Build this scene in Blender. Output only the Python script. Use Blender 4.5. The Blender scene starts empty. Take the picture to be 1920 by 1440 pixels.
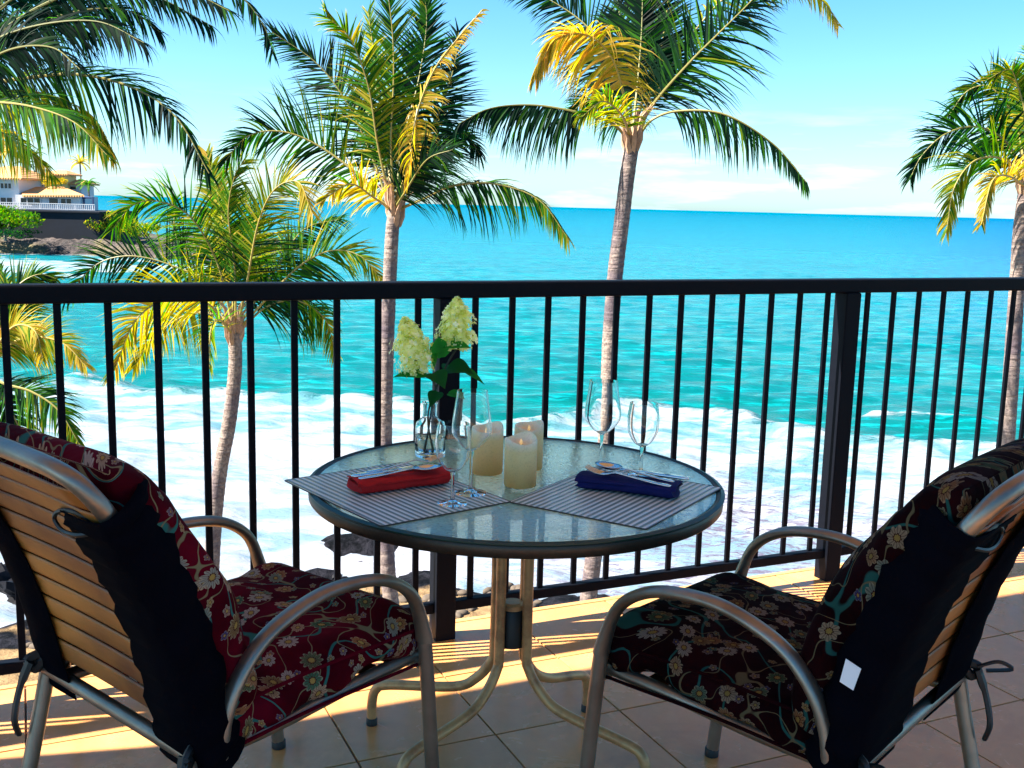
import bpy, bmesh, math, random
import numpy as np
from mathutils import Vector, Matrix
from mathutils import noise as mnoise
R = math.radians
random.seed(7)
rng = np.random.default_rng(11)
S = bpy.context.scene
COL = S.collection

# ------------------------------------------------------------------ camera
FPX, PITCH, ROLL, H = 2006.0, 0.1655, 0.0255, 1.43
_f = np.array([0, math.cos(PITCH), -math.sin(PITCH)])
_r = np.array([1.0, 0, 0]); _u = np.cross(_r, _f)
_c, _s = math.cos(ROLL), math.sin(ROLL)
CR, CU, CF = _c*_r + _s*_u, -_s*_r + _c*_u, _f
cam_d = bpy.data.cameras.new('camera'); cam = bpy.data.objects.new('camera', cam_d); COL.objects.link(cam)
cam_d.sensor_width = 36; cam_d.lens = FPX/1920*36; cam_d.clip_start = .05; cam_d.clip_end = 40000
M = Matrix.Identity(4)
for i in range(3):
    M[i][0], M[i][1], M[i][2] = CR[i], CU[i], -CF[i]
M[2][3] = H
cam.matrix_world = M
S.camera = cam

# ------------------------------------------------------------------ sun, sky, exposure
SUN_AZ = R(192.8); SUN_EL = R(46)            # direction towards the sun, angle from +X
sv = Vector((math.cos(SUN_AZ)*math.cos(SUN_EL), math.sin(SUN_AZ)*math.cos(SUN_EL), math.sin(SUN_EL)))
sd = bpy.data.lights.new('sun', 'SUN'); sun = bpy.data.objects.new('sun', sd); COL.objects.link(sun)
sd.energy = 3.9; sd.angle = R(.5); sd.color = (1, .93, .8)
sun.rotation_euler = sv.to_track_quat('Z', 'Y').to_euler(); sun.location = (-20, -5, 30)
W = bpy.data.worlds.new('World'); S.world = W; W.use_nodes = True
wn, wl = W.node_tree.nodes, W.node_tree.links
bg = wn['Background']
sky = wn.new('ShaderNodeTexSky'); sky.sky_type = 'NISHITA'; sky.sun_disc = False
sky.sun_elevation = SUN_EL; sky.sun_rotation = math.atan2(sv.x, sv.y)
sky.air_density = 1.0; sky.dust_density = .6; sky.ozone_density = 1.5
bg.inputs['Strength'].default_value = .10
S.view_settings.view_transform = 'Standard'; S.view_settings.look = 'None'
S.view_settings.exposure = 2.5; S.view_settings.gamma = 1.0
tint = wn.new('ShaderNodeMix'); tint.data_type = 'RGBA'; tint.blend_type = 'MULTIPLY'; tint.inputs[0].default_value = 1
wl.new(sky.outputs[0], tint.inputs[6])
tc = wn.new('ShaderNodeTexCoord'); mp = wn.new('ShaderNodeMapping'); mp.inputs['Scale'].default_value = (3.2, 3.2, 22)
nz = wn.new('ShaderNodeTexNoise'); nz.inputs['Scale'].default_value = 2.6; nz.inputs['Detail'].default_value = 7; nz.inputs['Roughness'].default_value = .58
wl.new(tc.outputs['Generated'], mp.inputs[0]); wl.new(mp.outputs[0], nz.inputs['Vector'])
cr = wn.new('ShaderNodeMapRange'); cr.inputs[1].default_value = .50; cr.inputs[2].default_value = .74
wl.new(nz.outputs[0], cr.inputs[0])
sx = wn.new('ShaderNodeSeparateXYZ'); wl.new(tc.outputs['Generated'], sx.inputs[0])
b1 = wn.new('ShaderNodeMapRange'); b1.inputs[1].default_value = .10; b1.inputs[2].default_value = .04; wl.new(sx.outputs[2], b1.inputs[0])
mm = wn.new('ShaderNodeMath'); mm.operation = 'MULTIPLY'; wl.new(cr.outputs[0], mm.inputs[0]); wl.new(b1.outputs[0], mm.inputs[1])
tz = wn.new('ShaderNodeMapRange'); tz.inputs[1].default_value = 0; tz.inputs[2].default_value = .28; wl.new(sx.outputs[2], tz.inputs[0])
tcx = wn.new('ShaderNodeMix'); tcx.data_type = 'RGBA'; tcx.inputs[6].default_value = (.30, .42, .53, 1); tcx.inputs[7].default_value = (.105, .315, .43, 1)
wl.new(tz.outputs[0], tcx.inputs[0]); wl.new(tcx.outputs[2], tint.inputs[7])
cm = wn.new('ShaderNodeMix'); cm.data_type = 'RGBA'; cm.inputs[7].default_value = (2.3, 2.75, 3.1, 1)
wl.new(mm.outputs[0], cm.inputs[0]); wl.new(tint.outputs[2], cm.inputs[6]); wl.new(cm.outputs[2], bg.inputs[0])

# ------------------------------------------------------------------ helpers
def ray(px, py): return CR*((px-960)/FPX) - CU*((py-720)/FPX) + CF
def at(px, py, Y):
    d = ray(px, py); return Vector(np.array([0, 0, H]) + d*(Y/d[1]))
def onz(px, py, z):
    d = ray(px, py); return Vector(np.array([0, 0, H]) + d*((z-H)/d[2]))
def tag(o, label=None, cat=None, group=None, kind=None):
    if label: o['label'] = label
    if cat: o['category'] = cat
    if group: o['group'] = group
    if kind: o['kind'] = kind
    return o
def empty(name, loc=(0, 0, 0), rz=0, label=None, cat=None, group=None):
    o = bpy.data.objects.new(name, None); COL.objects.link(o)
    o.location = loc; o.rotation_euler = (0, 0, rz); o.empty_display_size = .1
    return tag(o, label, cat, group)
class MB:
    def __init__(s): s.v = []; s.f = []; s.uv = None; s.at = []; s.mi = []
    def add(s, vs, fs, a=None):
        n = len(s.v); s.v += [tuple(x) for x in vs]; s.f += [tuple(i+n for i in f) for f in fs]
        if a is not None: s.at += (list(a) if hasattr(a, '__len__') else [a]*len(vs))
        return s
    def box(s, c, d, rz=0, a=None):
        c = Vector(c); m = Matrix.Rotation(rz, 3, 'Z'); vs = []
        for z in (-.5, .5):
            for x, y in ((-.5, -.5), (.5, -.5), (.5, .5), (-.5, .5)):
                vs.append(c + m @ Vector((x*d[0], y*d[1], z*d[2])))
        return s.add(vs, [(3, 2, 1, 0), (4, 5, 6, 7), (0, 1, 5, 4), (1, 2, 6, 5), (2, 3, 7, 6), (3, 0, 4, 7)], a)
    def prism(s, poly, z0, z1, a=None):
        n = len(poly); vs = [(x, y, z0) for x, y in poly]+[(x, y, z1) for x, y in poly]
        return s.add(vs, [tuple(range(n-1, -1, -1)), tuple(range(n, 2*n))]+[(i, (i+1) % n, n+(i+1) % n, n+i) for i in range(n)], a)
    def sweep(s, pts, r, n=10, flat=None, a=None, cap=True):
        pts = [Vector(p) for p in pts]; m = len(pts); vs = []
        rr = r if hasattr(r, '__len__') else [r]*m
        t0 = (pts[1]-pts[0]).normalized()
        up = Vector((1, 0, 0)) if flat else (Vector((0, 0, 1)) if abs(t0.z) < .9 else Vector((0, 1, 0)))
        if isinstance(flat, tuple) and len(flat) == 2: up = Vector(flat[1])
        k = flat[0] if flat else 1.0
        u = None
        for i in range(m):
            t = (pts[min(i+1, m-1)]-pts[max(i-1, 0)]).normalized()
            if flat or u is None: u = (up - t*up.dot(t)).normalized()
            else: u = (u - t*u.dot(t)).normalized()
            w = t.cross(u)
            for j in range(n):
                q = 2*math.pi*j/n
                vs.append(pts[i] + u*(math.cos(q)*rr[i]*k) + w*(math.sin(q)*rr[i]))
        fs = [(i*n+j, i*n+(j+1) % n, (i+1)*n+(j+1) % n, (i+1)*n+j) for i in range(m-1) for j in range(n)]
        if cap: fs += [tuple(range(n-1, -1, -1)), tuple(range((m-1)*n, m*n))]
        return s.add(vs, fs, a)
    def lathe(s, prof, c=(0, 0, 0), n=32, a=None, wob=None):
        vs = []; m = len(prof)
        for i, (r, z) in enumerate(prof):
            for j in range(n):
                q = 2*math.pi*j/n; zz = z + (wob(i, q) if wob else 0)
                vs.append((c[0]+r*math.cos(q), c[1]+r*math.sin(q), c[2]+zz))
        fs = [(i*n+j, i*n+(j+1) % n, (i+1)*n+(j+1) % n, (i+1)*n+j) for i in range(m-1) for j in range(n)]
        closed = prof[0] == prof[-1]
        if prof[0][0] > 1e-5 and not closed: fs.append(tuple(range(n-1, -1, -1)))
        if prof[-1][0] > 1e-5 and not closed: fs.append(tuple(range((m-1)*n, m*n)))
        return s.add(vs, fs, a)
    def build(s, name, mat, parent=None, smooth=False, bevel=0, kind=None, loc=None, rot=None, attr='tint', ang=None):
        me = bpy.data.meshes.new(name); me.from_pydata([tuple(x) for x in s.v], [], s.f)
        if s.at and len(s.at) == len(s.v):
            A = me.attributes.new(attr, 'FLOAT', 'POINT'); A.data.foreach_set('value', [float(x) for x in s.at])
        me.materials.append(mat)
        if smooth:
            me.polygons.foreach_set('use_smooth', [True]*len(me.polygons))
            me.set_sharp_from_angle(angle=R(ang or 42))
        me.validate()
        o = bpy.data.objects.new(name, me); COL.objects.link(o)
        if parent: o.parent = parent
        if loc: o.location = loc
        if rot: o.rotation_euler = rot
        if bevel:
            b = o.modifiers.new('bevel', 'BEVEL'); b.width = bevel; b.segments = 2; b.limit_method = 'ANGLE'
        if kind: o['kind'] = kind
        return o
def cat(pts, n=8):
    pts = [Vector(p) for p in pts]; P = [pts[0]*2-pts[1]]+pts+[pts[-1]*2-pts[-2]]; out = []
    for i in range(1, len(P)-2):
        a, b, c, d = P[i-1:i+3]
        for k in range(n):
            t = k/n
            out.append(.5*((2*b)+(-a+c)*t+(2*a-5*b+4*c-d)*t*t+(-a+3*b-3*c+d)*t**3))
    out.append(pts[-1]); return out
def inst(src, name, parent=None, loc=None, rot=None, scale=None):
    o = src.copy(); o.name = name; COL.objects.link(o)
    if parent: o.parent = parent
    if loc is not None: o.location = loc
    if rot is not None: o.rotation_euler = rot
    if scale is not None: o.scale = scale
    return o

# ------------------------------------------------------------------ materials
MATS = {}
class NT:
    def __init__(s, name):
        s.m = bpy.data.materials.new(name); s.m.use_nodes = True; s.n = s.m.node_tree.nodes; s.l = s.m.node_tree.links
        s.b = s.n['Principled BSDF']; MATS[name] = s.m
    def new(s, t, **k):
        o = s.n.new('ShaderNode'+t)
        for a, b in k.items(): setattr(o, a, b)
        return o
    def link(s, a, b): s.l.new(a, b)
    def set(s, **k):
        for a, b in k.items():
            i = s.b.inputs[a.replace('_', ' ')]
            i.default_value = (*b, 1) if isinstance(b, tuple) and len(b) == 3 and i.type == 'RGBA' else b
        return s
    def val(s, x, inp):
        if isinstance(x, (int, float)): inp.default_value = x
        elif isinstance(x, tuple): inp.default_value = (*x, 1) if (len(x) == 3 and inp.type == 'RGBA') else x
        else: s.link(x, inp)
    def math(s, op, a, b=0, c=0):
        o = s.new('Math', operation=op); s.val(a, o.inputs[0]); s.val(b, o.inputs[1]); s.val(c, o.inputs[2]); return o.outputs[0]
    def rng(s, x, a, b, c=0, d=1, smooth=False):
        o = s.new('MapRange'); s.val(x, o.inputs[0])
        if smooth: o.interpolation_type = 'SMOOTHSTEP'
        for i, k in enumerate((a, b, c, d)): o.inputs[i+1].default_value = k
        return o.outputs[0]
    def mix(s, f, a, b, bt='MIX'):
        o = s.new('Mix', data_type='RGBA', blend_type=bt); s.val(f, o.inputs[0]); s.val(a, o.inputs[6]); s.val(b, o.inputs[7]); return o.outputs[2]
    def coord(s, k='Object', scale=None):
        t = s.new('TexCoord').outputs[k]
        if scale:
            m = s.new('Mapping'); m.inputs['Scale'].default_value = scale; s.link(t, m.inputs[0]); return m.outputs[0]
        return t
    def noise(s, sc, det=4, ro=.5, vec=None, dist=0):
        o = s.new('TexNoise'); o.inputs['Scale'].default_value = sc; o.inputs['Detail'].default_value = det
        o.inputs['Roughness'].default_value = ro; o.inputs['Distortion'].default_value = dist
        if vec is not None: s.link(vec, o.inputs['Vector'])
        return o.outputs[0]
    def bump(s, h, st=.3, d=.01, prev=None):
        o = s.new('Bump'); o.inputs['Strength'].default_value = st; o.inputs['Distance'].default_value = d; s.link(h, o.inputs['Height'])
        if prev is not None: s.link(prev, o.inputs['Normal'])
        s.link(o.outputs[0], s.b.inputs['Normal']); return o.outputs[0]
    def attr(s, name, out=2):
        o = s.new('Attribute'); o.attribute_name = name; return o.outputs[out]
    def ramp(s, x, stops):
        o = s.new('ValToRGB'); e = o.color_ramp.elements
        while len(e) < len(stops): e.new(.5)
        for k, (p, c) in enumerate(stops): e[k].position = p; e[k].color = (*c, 1)
        s.val(x, o.inputs[0]); return o.outputs[0]
    def base(s, c): s.val(c, s.b.inputs['Base Color']); return s

def simple(name, col, rough=.6, metal=0, var=.25, nsc=8, bump=0, bsc=60, spec=.5, coord='Object'):
    t = NT(name); c = t.coord(coord); n = t.noise(nsc, 5, .6, c)
    dark = tuple(x*(1-var) for x in col); lite = tuple(min(1, x*(1+var)) for x in col)
    t.base(t.mix(n, dark, lite)); t.set(Roughness=rough, Metallic=metal); t.b.inputs['Specular IOR Level'].default_value = spec
    if bump: t.bump(t.noise(bsc, 4, .6, c), bump, .004)
    return t.m

m_rail = simple('dark bronze paint', (.004, .005, .009), .5, 0, .3, 30, .1, 120, .07)
# aged champagne aluminium
t = NT('champagne aluminium'); c = t.coord(); n = t.noise(140, 3, .6, c); n2 = t.noise(7, 4, .6, c)
t.base(t.mix(t.rng(n2, .35, .7), (.34, .285, .23), (.20, .155, .12))); t.set(Metallic=.85); t.link(t.rng(n, 0, 1, .28, .5), t.b.inputs['Roughness'])
t.bump(n, .12, .002); m_alu = t.m
t = NT('table bronze aluminium'); c = t.coord(); n = t.noise(90, 4, .6, c)
t.base(t.mix(n, (.040, .030, .022), (.085, .062, .045))); t.set(Metallic=.7, Roughness=.42); t.bump(n, .12, .002); m_rim = t.m
t = NT('table leg paint'); c = t.coord(); n = t.noise(14, 5, .65, c)
t.base(t.mix(t.rng(n, .45, .62), (.60, .33, .14), (.36, .18, .08))); t.set(Metallic=.35, Roughness=.42); m_leg = t.m
m_black = simple('black plastic', (.004, .004, .005), .5, 0, .2, 20)
t = NT('warm lit vinyl strap'); c = t.coord(); n = t.noise(3.2, 3, .5, c); n2 = t.noise(160, 3, .5, c)
t.base(t.mix(t.rng(n, .38, .62), (.16, .042, .008), (.48, .17, .026))); t.set(Roughness=.5); t.bump(n2, .25, .001)  # amber tone paints warm bounced light onto beige-brown straps
t.b.inputs['Subsurface Weight'].default_value = 0; m_strap = t.m

# floral cushion print --------------------------------------------------------
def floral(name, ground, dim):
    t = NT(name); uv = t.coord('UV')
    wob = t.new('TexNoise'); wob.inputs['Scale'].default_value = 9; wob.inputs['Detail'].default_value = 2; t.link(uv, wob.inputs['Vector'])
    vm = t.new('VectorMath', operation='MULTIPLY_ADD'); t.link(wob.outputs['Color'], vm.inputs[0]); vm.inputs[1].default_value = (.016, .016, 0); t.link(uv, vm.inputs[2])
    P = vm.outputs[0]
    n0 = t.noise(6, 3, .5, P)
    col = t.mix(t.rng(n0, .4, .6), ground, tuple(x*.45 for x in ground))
    def scrolls(sc, w, colr, col, seed):
        m = t.new('Mapping'); m.inputs['Location'].default_value = (seed, seed*1.7, 0); t.link(P, m.inputs[0])
        n = t.noise(sc, 1, .3, m.outputs[0]); k = t.math('ABSOLUTE', t.math('SUBTRACT', n, .5))
        return t.mix(t.rng(k, w, w*.5), col, colr)
    col = scrolls(7, .012, (.05*dim, .22*dim, .19*dim), col, 3.1)
    col = scrolls(11, .009, (.33*dim, .25*dim, .13*dim), col, 8.7)
    def flowers(sc, size, pal, col, petals, seed, amp=.3, keep=.75):
        m = t.new('Mapping'); m.inputs['Location'].default_value = (seed, -seed, 0); m.inputs['Scale'].default_value = (sc, sc, sc); t.link(P, m.inputs[0])
        v = t.new('TexVoronoi', voronoi_dimensions='2D'); v.inputs['Scale'].default_value = 1; v.inputs['Randomness'].default_value = .8; t.link(m.outputs[0], v.inputs['Vector'])
        sub = t.new('VectorMath', operation='SUBTRACT'); t.link(m.outputs[0], sub.inputs[0]); t.link(v.outputs['Position'], sub.inputs[1])
        s = t.new('SeparateXYZ'); t.link(sub.outputs[0], s.inputs[0])
        ang = t.math('ARCTAN2', s.outputs[1], s.outputs[0]); r = v.outputs['Distance']
        sc3 = t.new('SeparateColor'); t.link(v.outputs['Color'], sc3.inputs[0]); rnd = sc3.outputs[0]; rnd2 = sc3.outputs[1]
        ph = t.math('MULTIPLY', rnd, 6.28)
        pet = t.math('ABSOLUTE', t.math('SINE', t.math('MULTIPLY_ADD', ang, petals/2, ph)))
        rad = t.math('MULTIPLY', t.math('MULTIPLY_ADD', pet, amp, 1-amp), t.math('MULTIPLY_ADD', rnd2, size*.5, size*.65))
        q = t.math('DIVIDE', r, rad)
        inside = t.math('MULTIPLY', t.math('LESS_THAN', q, 1), t.math('LESS_THAN', rnd2, keep))
        pc = t.ramp(rnd, pal); pc = t.mix(t.rng(q, .95, .82), t.mix(.5, pc, (.75*dim, .6*dim, .4*dim)), pc)
        veins = t.math('GREATER_THAN', t.math('SINE', t.math('MULTIPLY', ang, petals*2)), .55)
        pc = t.mix(t.math('MULTIPLY', veins, .55), pc, ground)
        pc = t.mix(t.math('LESS_THAN', q, .42), pc, (.10*dim, .02*dim, .02*dim)); pc = t.mix(t.math('LESS_THAN', q, .30), pc, (.62*dim, .38*dim, .10*dim))
        return t.mix(inside, col, pc)
    A = [(.0, (.60*dim, .45*dim, .30*dim)), (.35, (.52*dim, .20*dim, .07*dim)), (.6, (.06*dim, .20*dim, .10*dim)), (.8, (.62*dim, .50*dim, .42*dim))]
    B = [(.0, (.10*dim, .26*dim, .22*dim)), (.4, (.60*dim, .35*dim, .15*dim)), (.8, (.10*dim, .10*dim, .24*dim))]
    for o in (A, B): pass
    col = flowers(27, .34, B, col, 5, 4.4, .35, .34)
    col = flowers(17, .44, A, col, 8, 1.3, .28, .50)
    col = flowers(10, .30, A, col, 11, 7.9, .35, .50)
    t.base(col); t.set(Roughness=.85); t.b.inputs['Specular IOR Level'].default_value = .03
    o = t.coord(); t.bump(t.noise(420, 2, .5, o), .25, .0015, t.bump(t.noise(9, 3, .5, o), .5, .03))
    return t.m
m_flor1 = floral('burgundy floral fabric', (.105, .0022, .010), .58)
m_flor2 = floral('shaded burgundy floral fabric', (.014, .0018, .003), .28)  # same print in darker colours, painting shade on the right cushion
m_navyfab = simple('black cushion underside', (.0025, .0025, .005), .9, 0, .3, 12, .3, 200, .02)

# tiles
t = NT('terracotta beige tile'); oi = t.new('ObjectInfo'); c = t.coord(); vm = t.new('VectorMath', operation='ADD'); t.link(c, vm.inputs[0])
cx = t.new('CombineXYZ'); t.link(t.math('MULTIPLY', oi.outputs['Random'], 37), cx.inputs[0]); t.link(cx.outputs[0], vm.inputs[1])
n = t.noise(7, 6, .65, vm.outputs[0], .6); n2 = t.noise(60, 4, .6, vm.outputs[0])
col = t.mix(t.rng(n, .3, .7), (.70, .30, .095), (.84, .41, .15)); col = t.mix(t.math('MULTIPLY', n2, .3), col, (.30, .16, .08))
col = t.mix(t.rng(oi.outputs['Random'], 0, 1, 0, .35), col, (.50, .20, .06)); n7 = t.noise(2.2, 6, .7, vm.outputs[0], 1.5); col = t.mix(t.rng(n7, .52, .70, 0, .35), col, (.34, .17, .075))
t.base(col); t.link(t.rng(n, .2, .8, .16, .34), t.b.inputs['Roughness']); t.bump(n2, .08, .002); m_tile = t.m
m_grout = simple('dark grout', (.16, .10, .065), .9, 0, .25, 20, .3)
m_plaster = simple('tan stucco', (.55, .46, .36), .9, 0, .12, 3, .3, 60)
m_ceil = simple('warm bounce ceiling', (.84, .64, .42), .9, 0, .1, 3, .3, 60)  # unseen; warm tone invented to bounce light onto the floor
m_wood = simple('dark rear wall', (.05, .04, .035), .7, 0, .2, 3)

# glass
def glassm(name, col=(1, 1, 1), rough=0, ior=1.45, bumpsc=None, bst=.3, dist=.004):
    t = NT(name); t.set(Roughness=rough, IOR=ior); t.b.inputs['Base Color'].default_value = (*col, 1); t.b.inputs['Transmission Weight'].default_value = 1
    if bumpsc:
        c = t.coord(); v = t.new('TexVoronoi', feature='SMOOTH_F1'); v.inputs['Scale'].default_value = bumpsc; t.link(c, v.inputs['Vector'])
        h = t.math('ADD', v.outputs['Distance'], t.noise(bumpsc*.8, 2, .5, c)); t.bump(h, bst, dist)
    return t.m
m_glass = glassm('clear stemware glass', (.97, .985, .98), 0, 1.33)
m_vase = glassm('clear bottle glass', (.93, .97, .96), 0, 1.4)
m_water = glassm('vase water', (.9, .95, .96), 0, 1.2)
t = NT('pebbled table glass'); c = t.coord(); v = t.new('TexVoronoi', feature='SMOOTH_F1'); v.inputs['Scale'].default_value = 115; t.link(c, v.inputs['Vector'])
hh = t.math('ADD', v.outputs['Distance'], t.noise(95, 2, .5, c)); bp = t.new('Bump'); bp.inputs['Strength'].default_value = .45; bp.inputs['Distance'].default_value = .0035; t.link(hh, bp.inputs['Height'])
fr = t.new('Fresnel'); fr.inputs[0].default_value = 1.6; t.link(bp.outputs[0], fr.inputs['Normal'])
gl = t.new('BsdfGlossy'); gl.inputs['Roughness'].default_value = .16; t.link(bp.outputs[0], gl.inputs['Normal']); gl.inputs[0].default_value = (.88, 1, 1, 1)
rf = t.new('BsdfRefraction'); rf.inputs['Roughness'].default_value = .10; rf.inputs['IOR'].default_value = 1.05; rf.inputs[0].default_value = (.86, .96, .91, 1); t.link(bp.outputs[0], rf.inputs['Normal'])
tp = t.new('BsdfTransparent'); tp.inputs[0].default_value = (.86, .96, .91, 1)
m1 = t.new('MixShader'); m1.inputs[0].default_value = .55; t.link(rf.outputs[0], m1.inputs[1]); t.link(tp.outputs[0], m1.inputs[2])
geo = t.new('NewGeometry'); front = t.math('SUBTRACT', 1, geo.outputs['Backfacing'])
t.link(t.math('MAXIMUM', geo.outputs['Backfacing'], .55), m1.inputs[0])
m2 = t.new('MixShader'); t.link(t.math('MULTIPLY', t.math('MULTIPLY', fr.outputs[0], 2.4), front), m2.inputs[0]); t.link(m1.outputs[0], m2.inputs[1]); t.link(gl.outputs[0], m2.inputs[2])
tl = t.new('BsdfTranslucent'); tl.inputs[0].default_value = (.55, .98, .98, 1); df = t.new('BsdfDiffuse'); df.inputs[0].default_value = (.45, .86, .86, 1)
m3 = t.new('MixShader'); m3.inputs[0].default_value = .4; t.link(tl.outputs[0], m3.inputs[1]); t.link(df.outputs[0], m3.inputs[2])
m4 = t.new('MixShader'); t.link(t.rng(hh, .3, 1.1, .20, .42), m4.inputs[0]); t.link(m2.outputs[0], m4.inputs[1]); t.link(m3.outputs[0], m4.inputs[2])
t.link(m4.outputs[0], t.n['Material Output'].inputs[0]); m_top = t.m
# placemat
t = NT('ribbed woven vinyl'); c = t.coord(); s = t.new('SeparateXYZ'); t.link(c, s.inputs[0])
w = t.math('SINE', t.math('MULTIPLY', s.outputs[0], 2*math.pi/.0165)); k = t.rng(w, -.3, .3)
t.base(t.mix(k, (.20, .27, .25), (.72, .76, .72))); t.set(Roughness=.25); t.bump(w, .5, .0015); m_mat = t.m
m_matedge = simple('dark mat edge', (.03, .035, .035), .5)
m_red = simple('red napkin cloth', (.46, .012, .012), .8, 0, .25, 18, 1.0, 34, .2)
m_navy = simple('navy napkin cloth', (.008, .010, .085), .85, 0, .3, 18, 1.0, 34, .2)
t = NT('polished steel'); t.base((.75, .76, .75)); t.set(Metallic=1.0, Roughness=.14); c = t.coord(); t.bump(t.noise(60, 3, .5, c), .05, .001); m_steel = t.m
# candle wax
t = NT('cream wax'); c = t.coord(); s = t.new('SeparateXYZ'); t.link(c, s.inputs[0]); n = t.noise(220, 3, .7, c); n1 = t.noise(25, 4, .6, c)
g = t.math('ADD', s.outputs[2], t.math('MULTIPLY', n1, .03)); g = t.rng(g, .02, .10)
col = t.mix(g, (.78, .40, .12), (.96, .68, .30)); col = t.mix(t.rng(s.outputs[2], .09, .115), col, (.96, .84, .62)); col = t.mix(t.math('MULTIPLY', t.rng(n, .5, .7), .25), col, (.35, .2, .09))
t.base(col); t.set(Roughness=.5); t.b.inputs['Subsurface Weight'].default_value = .35; t.b.inputs['Subsurface Radius'].default_value = (.03, .015, .006); t.b.inputs['Subsurface Scale'].default_value = .5
t.bump(n, .15, .001); m_wax = t.m
t = NT('led flame'); t.base((1, .75, .35)); t.b.inputs['Emission Color'].default_value = (1, .55, .18, 1); t.b.inputs['Emission Strength'].default_value = .08; m_flame = t.m
# foliage with translucency; attribute tint 0 dark green .. .5 bright green .. 1 straw yellow
def leafmat(name, stops, trans=.52, rough=.55):
    t = NT(name); a = t.attr('tint'); c = t.coord(); n = t.noise(3, 3, .6, c)
    x = t.math('ADD', a, t.rng(n, .3, .7, -.07, .07)); col = t.ramp(x, stops)
    t.base(col); t.set(Roughness=rough); t.b.inputs['Specular IOR Level'].default_value = .14
    tr = t.new('BsdfTranslucent'); hs = t.new('HueSaturation'); hs.inputs['Value'].default_value = 1.7; hs.inputs['Saturation'].default_value = 1.1; t.link(col, hs.inputs['Color']); t.link(hs.outputs[0], tr.inputs[0])
    ms = t.new('MixShader'); ms.inputs[0].default_value = trans; t.link(t.b.outputs[0], ms.inputs[1]); t.link(tr.outputs[0], ms.inputs[2])
    t.link(ms.outputs[0], t.n['Material Output'].inputs[0]); return t.m
m_leaf = leafmat('palm leaflet', [(0, (.001, .008, .006)), (.26, (.002, .028, .011)), (.5, (.045, .18, .006)), (.72, (.36, .31, .012)), (1, (.58, .37, .08))])
m_hleaf = leafmat('hydrangea leaf', [(0, (.006, .06, .014)), (1, (.03, .26, .03))], .25)
m_petal = leafmat('cream hydrangea petal', [(0, (.52, .54, .12)), (.5, (.80, .80, .42)), (1, (.93, .94, .80))], .5)
t = NT('palm rachis'); t.base(t.mix(t.attr('tint'), (.035, .08, .015), (.40, .30, .08))); t.set(Roughness=.5); m_rach = t.m
t = NT('palm bark'); c = t.coord('Object'); s = t.new('SeparateXYZ'); t.link(c, s.inputs[0])
n = t.noise(3.5, 5, .6, c); ringz = t.math('ADD', s.outputs[2], t.math('MULTIPLY', n, .12))
rg = t.rng(t.noise(1.0, 3, .55, t.coord('Object', (.9, .9, 11)), .5), .38, .62, -1, 1); n2 = t.noise(22, 5, .7, c); n3 = t.noise(1.2, 3, .6, c)
col = t.mix(t.rng(n2, .35, .65), (.10, .07, .065), (.38, .29, .24)); col = t.mix(t.rng(t.math('ADD', rg, t.math('MULTIPLY', t.math('SUBTRACT', n2, .5), 2.5)), .3, .95, 0, .38), col, (.09, .06, .065)); col = t.mix(t.rng(n3, .45, .62, 0, .8), col, (.07, .05, .07))
t.base(col); t.set(Roughness=.9); t.bump(t.math('ADD', rg, t.math('MULTIPLY', n2, 2.5)), .5, .012); m_bark = t.m
m_boot = simple('orange brown palm fibre', (.40, .24, .15), .9, 0, .75, 14, .8, 25)

# ------------------------------------------------------------------ balcony
A0 = Vector((-.214, 3.387, 0)); TH = R(24.7)
U = Vector((math.cos(TH), math.sin(TH), 0)); N = Vector((-U.y, U.x, 0))
def bal(a, p, z=0): return A0 + U*a + N*p + Vector((0, 0, z))
floor = empty('balcony_floor', A0, TH); floor['kind'] = 'structure'
MB().box((.35, -2.185, -.115), (7.5, 4.63, .22)).build('slab', m_grout, floor)
tm = None; TS = .389
for i in range(-9, 11):
    for j in range(0, 11):
        x = -.1+TS*i+TS/2; y = .098-TS*j-TS/2
        if x > 4 or x < -3.2: continue
        if tm is None:
            tm = MB().box((0, 0, 0), (TS-.006, TS-.006, .012)).build('tile', m_tile, floor, bevel=.0012); tm.location = (x, y, .0)
            tm.location.z = -.004
        else:
            inst(tm, 'tile', floor, (x, y, -.004+random.uniform(-.0006, .0006)), (R(random.uniform(-.08, .08)), R(random.uniform(-.08, .08)), 0))
MB().box((.35, .115, -.006), (7.5, .026, .016)).build('edge_trim', m_tile, floor, bevel=.003)
def struct(mb, name, mat): return mb.build(name, mat, kind='structure')
struct(MB().box(bal(-1.4, -1.26, 3.01), (11.4, 2.876, .22), TH), 'ceiling', m_ceil)  # out of view, cut short behind so sky light reaches the floor
struct(MB().box(bal(-3.3, -.06, 1.445), (.25, .25, 2.90), TH), 'side_wall_stub', m_plaster)  # unseen; side wall read from its shadow, narrowed to let light in

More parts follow.
